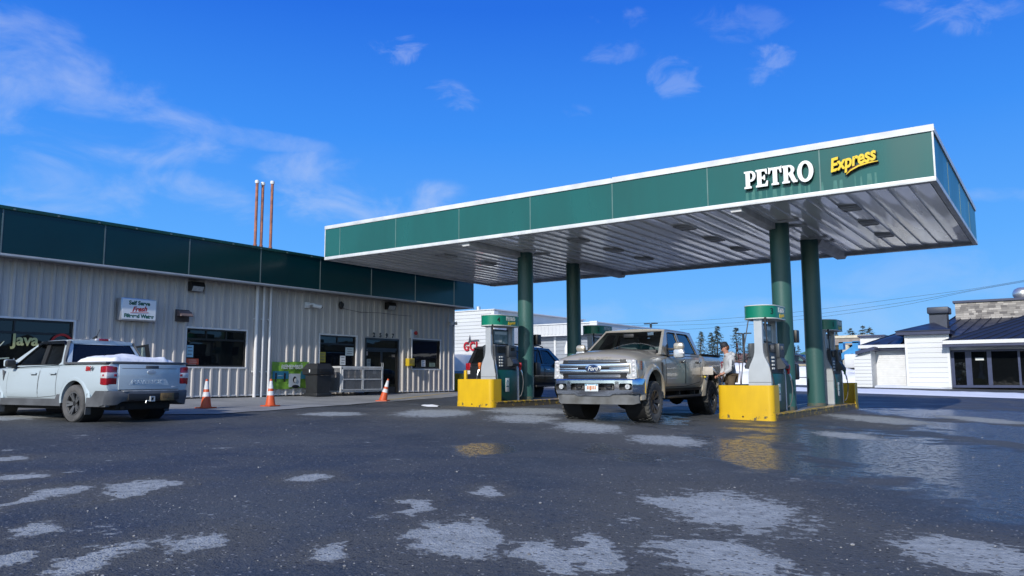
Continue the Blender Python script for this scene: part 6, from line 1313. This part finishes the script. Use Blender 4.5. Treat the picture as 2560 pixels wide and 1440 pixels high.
# utility truck beyond the shop corner
c = onY(1150, 945, 33.0); z0 = gz(c.x, 33)
t_ = thing('utility_truck', 'white service body truck half hidden behind the shop corner', 'truck', (c.x-.75, 33, z0), rad(180))
w = MB(); w.box2((-.9, -.95, .75), (2.2, .95, 1.85), .05); w.box2((2.3, -.92, .6), (3.2, .92, 1.2), .08); w.build('body', M_white, t_)
w = MB(); w.loft([[(2.3, -.9, 1.2), (3.2, -.9, 1.2), (3.2, .9, 1.2), (2.3, .9, 1.2)], [(2.35, -.75, 1.95), (2.9, -.75, 1.95), (2.9, .75, 1.95), (2.35, .75, 1.95)]]); w.build('cab', M_white, t_)
w = MB(); w.box2((-.93, -.955, .80), (2.1, .955, .98)); w.build('stripe', mat('stripe_blue', (.03, .18, .30), .5), t_)
w = MB(); w.box2((-.8, -.4, .4), (3.1, .4, .74)); w.build('chassis', M_under, t_)
for x in (0, 2.75):
    for s in (1, -1): wheel(t_, x, s*.8, .74, .24, .21, M_tyre, M_rimg, 6)
w = MB()
for x in (.0, .7, 1.4): w.box2((x, .951, 1.1), (x+.6, .958, 1.75)); w.box2((x, -.958, 1.1), (x+.6, -.951, 1.75))
w.build('locker_door', mat('locker_grey', (.6, .62, .64), .5), t_)
t_ = thing('corner_guard', 'dull yellow steel guard box behind the shop corner', 'guard', (onY(1141, 950, 28.3).x, 28.3, gz(-21, 28)), 0)
w = MB(); w.prism([(x, y, 0) for x, y in rrect(-.45, -.3, .45, .3, .1)], (0, 0, .78)); w.build('box', M_yel, t_)
w = MB(); w.box((0, 0, .80), (.84, .54, .03), .01); w.build('lid', M_yel, t_)
# far cars behind the berm, board on legs in the snow, marker stake
c = onY(1992, 920, 66); suv('dark car parked behind the tall snow berm, between two columns', (c.x-1.2, 66, gz(c.x, 66)+.5), rad(0), mat('navy_car_paint', (.012, .018, .04), .3, metal=.3, coat=.8))
c = onY(1904, 940, 62); suv('grey car parked beyond the person at the pump', (-16.5, 33.5, gz(-16.5, 33.5)), rad(172), mat('mid_grey_paint', (.12, .13, .15), .3, metal=.3, coat=.8)) if 0 else None
c = onY(1995, 950, 50); t_ = thing('snow_board_stand', 'thin steel frame stand set in the snow between two columns', 'stand', (c.x, 50, gz(c.x, 50)))
w = MB()
for dx in (-.75, -.48, .75): w.tube([(dx, 0, 0), (dx, 0, 1.2)], .025, 6)
w.tube([(-.75, 0, 1.2), (.75, 0, 1.2)], .03, 6); w.tube([(-.75, 0, .5), (.75, 0, .5)], .025, 6); w.build('frame', M_bronze, t_)
w = MB(); w.box2((-.8, -.03, 1.2), (.8, .03, 1.32)); w.build('board', mat('board_tan', (.40, .35, .25), .7), t_)
c = onY(1851, 930, 30); t_ = thing('marker_stake', 'thin red marker stake standing behind the person', 'stake', (c.x, 30, gz(c.x, 30)), 0)
w = MB(); w.tube([(0, 0, 0), (-.02, 0, 1.1), (-.08, 0, 2.1)], .016, 6); w.build('stake', M_red, t_)
w = MB(); w.cyl((-.085, 0, 2.05), (-.095, 0, 2.2), .03, seg=8); w.build('cap', M_norange, t_)
# snow plough blade frame behind the person
c = onY(1862, 957, 26.5); t_ = thing('trailer', 'dark flat trailer with snow on it behind the person', 'trailer', (c.x, 27.0, gz(c.x, 27)), 0)
w = MB(); w.box2((-1.0, -.8, .55), (.55, .8, .66), .01); w.box2((-1.0, -.82, .66), (-.95, .82, .95)); w.tube([(.5, -.7, .6), (.25, -.7, .25), (-.2, -.7, .2)], .035, 6); w.build('deck', M_under, t_)
for s in (1, -1): wheel(t_, -.3, s*.9, .6, .18, .17, M_tyre, M_rimg, 5)
# tan building and blue lift
YT = 80.0
a = onY(2080, 860, YT); b = onY(2180, 860, YT); zt_ = onY(2110, 842, YT).z; zm = onY(2110, 863, YT).z; g0 = gz(0, 80)
t_ = thing('tan_building', 'low brown and tan building behind the right rear pump', 'building', ((a.x+b.x)/2, YT, g0))
w = MB(); w.box2((a.x, YT+1, g0-.5), (b.x, YT+14, zm)); w.build('wall', mat('brown_wall', (.13, .11, .10), .7, var=.3, vscale=.8), t_, True)
w = MB(); w.box2((a.x-.3, YT-.5, zm), (b.x, YT+14, zt_-.15)); w.build('parapet', mat('taupe_fascia', (.30, .26, .24), .7), t_, True)
w = MB(); w.box2((a.x-.35, YT-.6, zt_-.15), (b.x, YT+14, zt_+.1)); w.build('roof_edge', mat('cream_edge', (.66, .60, .48), .6), t_, True)
c = onY(2116, 870, YT); w = MB(); w.cyl((c.x, YT-.2, g0), (c.x, YT-.2, zm), .35, seg=12); w.build('column', mat('cream_edge', (.66, .60, .48), .6), t_, True)
for px in (2098, 2130):
    c = onY(px, 872, YT+.9); w = MB(); w.box2((c.x-1.0, YT+.93, g0+1), (c.x+1.0, YT+.99, c.z+.4)); w.build('window', M_store_glass, t_, True)
YLF = 62.0
c = onY(2118, 925, YLF); g0 = gz(c.x, YLF); t_ = thing('boom_lift', 'blue and white boom lift parked behind the right rear pump', 'lift', (c.x, YLF, g0))
M_lb = mat('lift_blue', (.04, .26, .55), .4, var=.08)
w = MB(); w.prism([(-1.1, -.25, 1.75), (-.85, -.25, 1.45), (.95, -.25, 2.55), (.75, -.25, 2.95)], (0, .5, 0)); w.build('boom', M_lb, t_)
w = MB(); w.box2((-.4, -.5, 2.55), (-.1, .3, 3.1)); w.box2((.55, -.5, 2.2), (.95, .3, 3.15)); w.box2((-.4, -.5, 3.0), (.95, -.35, 3.1)); w.build('boom_frame', M_lb, t_)
w = MB(); w.box2((.0, -.9, 1.15), (2.2, .9, 2.2), .12); w.build('counterweight', M_white, t_)
w = MB(); w.box2((-1.2, -.9, .95), (2.2, .9, 1.12)); w.box2((-.9, -.7, .45), (1.9, .7, .95)); w.build('chassis', M_trimk, t_)
for x in (-.5, 1.4):
    for s in (1, -1): wheel(t_, x, s*.95, 1.0, .35, .27, M_tyre, M_white, 6)
# far house, light poles, wires
c = onY(2000, 888, 120); g0 = gz(c.x, 120)
t_ = thing('house', 'far white house with green gable roof between the columns', 'house', (c.x+3, 120, g0)); z1 = onY(2000, 893, 120).z; zr = onY(2012, 866, 120).z
w = MB(); w.prism([(c.x-1, 120, g0), (c.x+9, 120, g0), (c.x+9, 120, z1), (c.x+4, 120, zr-.3), (c.x-1, 120, z1)], (0, 9, 0)); w.build('wall', M_wt, t_, True)
w = MB(); w.prism([(c.x-2, 119.5, z1-.5), (c.x+4, 119.5, zr), (c.x+4, 119.5, zr+.3), (c.x-2.2, 119.5, z1-.25)], (0, 10, 0)); w.prism([(c.x+4, 119.5, zr), (c.x+10, 119.5, z1-.5), (c.x+10.2, 119.5, z1-.25), (c.x+4, 119.5, zr+.3)], (0, 10, 0)); w.build('roof', mat('roof_green', (.03, .12, .09), .6), t_, True)
w = MB(); w.box2((c.x+2.2, 119.9, z1-1.2), (c.x+3.4, 119.99, z1+.1)); w.box2((c.x+4.6, 119.9, z1-1.2), (c.x+5.8, 119.99, z1+.1)); w.build('window', M_store_glass, t_, True)
c = onY(1870, 908, 110); g0 = gz(c.x, 110); t_ = thing('house', 'far low house with snowy brown roof left of the bright pump', 'house', (c.x, 110, g0)); zr = onY(1870, 886, 110).z
w = MB(); w.box2((c.x-3, 110, g0), (c.x+5, 118, zr-1.0)); w.build('wall', mat('far_wall', (.20, .21, .22), .8), t_, True)
w = MB(); w.prism([(c.x-3.4, 109.6, zr-1.1), (c.x+5.4, 109.6, zr-1.1), (c.x+5.0, 113, zr+.1), (c.x-3.0, 113, zr+.1)], (0, 0, .15)); w.build('roof', mat('far_roof', (.22, .12, .10), .8), t_, True)
for px, pt_, Y, lab in ((1627, 809, 75, 'twin arm lamp post rising behind the tan pickup roof'), (1858, 833.5, 72, 'twin arm lamp post behind the person at the pump')):
    c = onY(px, pt_, Y); g0 = gz(c.x, Y); t_ = thing('lamp_post', lab, 'lamp post', (c.x, Y, g0), 0, 'twin arm lamp posts'); h = c.z-g0
    w = MB(); w.box2((-.09, -.09, 0), (.09, .09, h)); w.build('pole', M_bronze, t_)
    for s in (1, -1): w = MB(); w.box((s*.42, 0, h+.0), (.62, .36, .10), .03); w.box((s*.1, 0, h-.02), (.2, .08, .06)); w.build('lamp_head', M_bronze, t_)
# trees
M_needle = mat('spruce_needles', (.11, .14, .115), .8, var=.3, vscale=2, vcol=(.06, .085, .075)); M_needle2 = mat('spruce_needles_pale', (.17, .19, .15), .8, var=.3, vscale=2, vcol=(.09, .11, .095)); M_bark = mat('bark', (.09, .07, .055), .9)
def spruce(px, ptop, Y, lab, wid=.20, seed=1, m=M_needle, sparse=1., pbase=940):
    c = onY(px, ptop, Y); g0 = gz(c.x, Y); h = c.z-g0; t_ = thing('spruce_tree', lab, 'tree', (c.x, Y, g0), 0, 'spruce trees behind the lot'); rng = random.Random(seed)
    w = MB(); w.tube([(0, 0, 0), (.02*h*rng.uniform(-1, 1), 0, h*.5), (0, 0, h*.99)], [.022*h, .013*h, .002*h], 7); w.build('trunk', M_bark, t_)
    w = MB(); n = int(60*sparse)
    for i in range(n):
        f = (i+rng.random())/n; z = h*(.10+.88*f); L_ = h*wid*1.85*(1-f)**.75*rng.uniform(.4, 1.1)+.006*h
        for k in range(6):
            if rng.random() < .2: continue
            a = rng.random()*2*pi; tip = V(cos(a)*L_, sin(a)*L_, z-L_*rng.uniform(.1, .55)+L_*.12)
            for q in range(7):
                u = .15+.85*(q+rng.random())/7; p = V(0, 0, z).lerp(tip, u)+V(0, 0, L_*.12*u*u); s_ = h*.017*rng.uniform(.6, 1.5)*(1.3-.6*u); b2 = a+rng.uniform(-1.2, 1.2)
                d = V(cos(b2), sin(b2), rng.uniform(-.7, .2))*s_*1.9; e = V(-sin(b2), cos(b2), rng.uniform(-.4, .4))*s_*.6
                w.poly([p-e, p+d*.6-e*.5, p+d, p+e])
    w.build('crown', m, t_, smooth=0); return t_
for a in ((1752, 826, 95, 'dense grey green spruce next to the pickup cab', .21, 1, M_needle2), (1777, 829, 90, 'slim spruce left of the person', .19, 2, M_needle), (1793, 813, 96, 'taller spruce straight behind the person cap', .20, 3, M_needle), (1840, 815, 85, 'open tall spruce right of the person, beside a lamp post', .26, 4, M_needle, .8),
          (1872, 858, 110, 'small far spruce next to the bright pump', .25, 5, M_needle), (1983, 860, 100, 'thin bare spruce between the columns, left', .17, 6, M_needle2, .6), (1995, 862, 104, 'thin bare spruce between the columns, right', .17, 7, M_needle2, .6),
          (2126, 818, 110, 'broad spruce over the tan building roof', .34, 8, M_needle), (2156, 811, 105, 'spruce left of pair above the white building', .22, 9, M_needle2, .8), (2173, 814, 108, 'spruce right of pair above the white building', .22, 10, M_needle2, .7), (2089, 828, 115, 'spruce half hidden behind the right rear pump', .3, 11, M_needle)):
    spruce(*a)
# far brush and hillside under the trees
w = MB(); rng = random.Random(12)
for k in range(5200):
    Y = rng.uniform(86, 130); px = rng.uniform(1690, 2120); p = onY(px, 930, Y); z0 = gz(p.x, Y); h = rng.uniform(0, 2.6)**1.0*(.6+.5*mnoise.noise(V(p.x*.12, 0, 0))); s_ = rng.uniform(.12, .35)
    q = V(p.x, Y, z0+h); a = rng.random()*6.3; w.poly([q, q+V(cos(a)*s_, sin(a)*s_, s_*.8), q+V(cos(a)*s_*.2, 0, s_*1.6)])
tag(w.build('brush', mat('dry_brush', (.10, .10, .075), .9, var=.35, vscale=.4, vcol=(.16, .15, .14)), smooth=0), kind='stuff')
hs = MB(); rows = []
for j in range(9):
    Y = 100+j*14; row = []
    for i in range(61): X = -150+i*4.2; row.append((X, Y, gz(X, Y)+(j/8)*(3.2+1.6*mnoise.noise(V(X*.03, j*.3, 1)))-.05))
    rows.append(row)
hs.grid(rows); tag(hs.build('hillside', mat('snowy_hillside', (.42, .43, .45), .8, var=.3, vscale=.16, vcol=(.10, .11, .09), detail=8), smooth=60), kind='structure')
# overhead wires
YW = 66.0
for pts, lab in (([(1180, 777), (1330, 789), (1500, 808.5), (1640, 806), (1800, 797.5), (2000, 779), (2250, 746), (2420, 724), (2575, 698)], 'overhead wire, topmost of three, crossing behind the canopy'),
                 ([(1300, 791), (1431, 809), (1560, 814), (1800, 809), (2000, 790), (2250, 757), (2420, 727), (2575, 700)], 'overhead wire, middle of three, crossing behind the canopy'),
                 ([(1700, 824), (1800, 818), (2000, 799), (2250, 764), (2420, 729), (2575, 702)], 'overhead wire, lowest of three, crossing behind the canopy')):
    P = [onY(x, y, YW) for x, y in pts]; sm_ = []
    for i in range(len(P)-1):
        p0_, p1, p2, p3 = P[max(i-1, 0)], P[i], P[i+1], P[min(i+2, len(P)-1)]
        for k in range(6): u = k/6; sm_.append(.5*((2*p1)+(p2-p0_)*u+(2*p0_-5*p1+4*p2-p3)*u*u+(3*p1-p0_-3*p2+p3)*u**3))
    sm_.append(P[-1]); w = MB(); w.tube(sm_, .010, 5); o = w.build('overhead_wire', M_trimk); tag(o, lab, 'wire', 'overhead wires')

# unseen wooded rise, added so windows, chrome and wet ground mirror something dark
hs = MB(); rows = []
for j in range(5):
    row = []
    for i in range(121):
        a = rad(14+(285-14)*i/120); R_ = (62, 64, 67, 74, 90)[j]+6*mnoise.noise(V(cos(a)*2, sin(a)*2, 4)); x, y = R_*sin(a), R_*cos(a)
        hh = (0, 4.6, 7.0, 8.0, 0)[j]*(.75+.35*mnoise.noise(V(x*.06, y*.06, j))+.22*mnoise.noise(V(x*.35, y*.35, j)))
        row.append((x, y, gz(x, y)-.3*(j == 0)+hh))
    rows.append(row)
hs.grid(rows); tag(hs.build('added_woods', mat('woods_dark', (.05, .062, .045), .9, var=.35, vscale=.25, vcol=(.02, .026, .02), detail=9), smooth=0), kind='stuff')
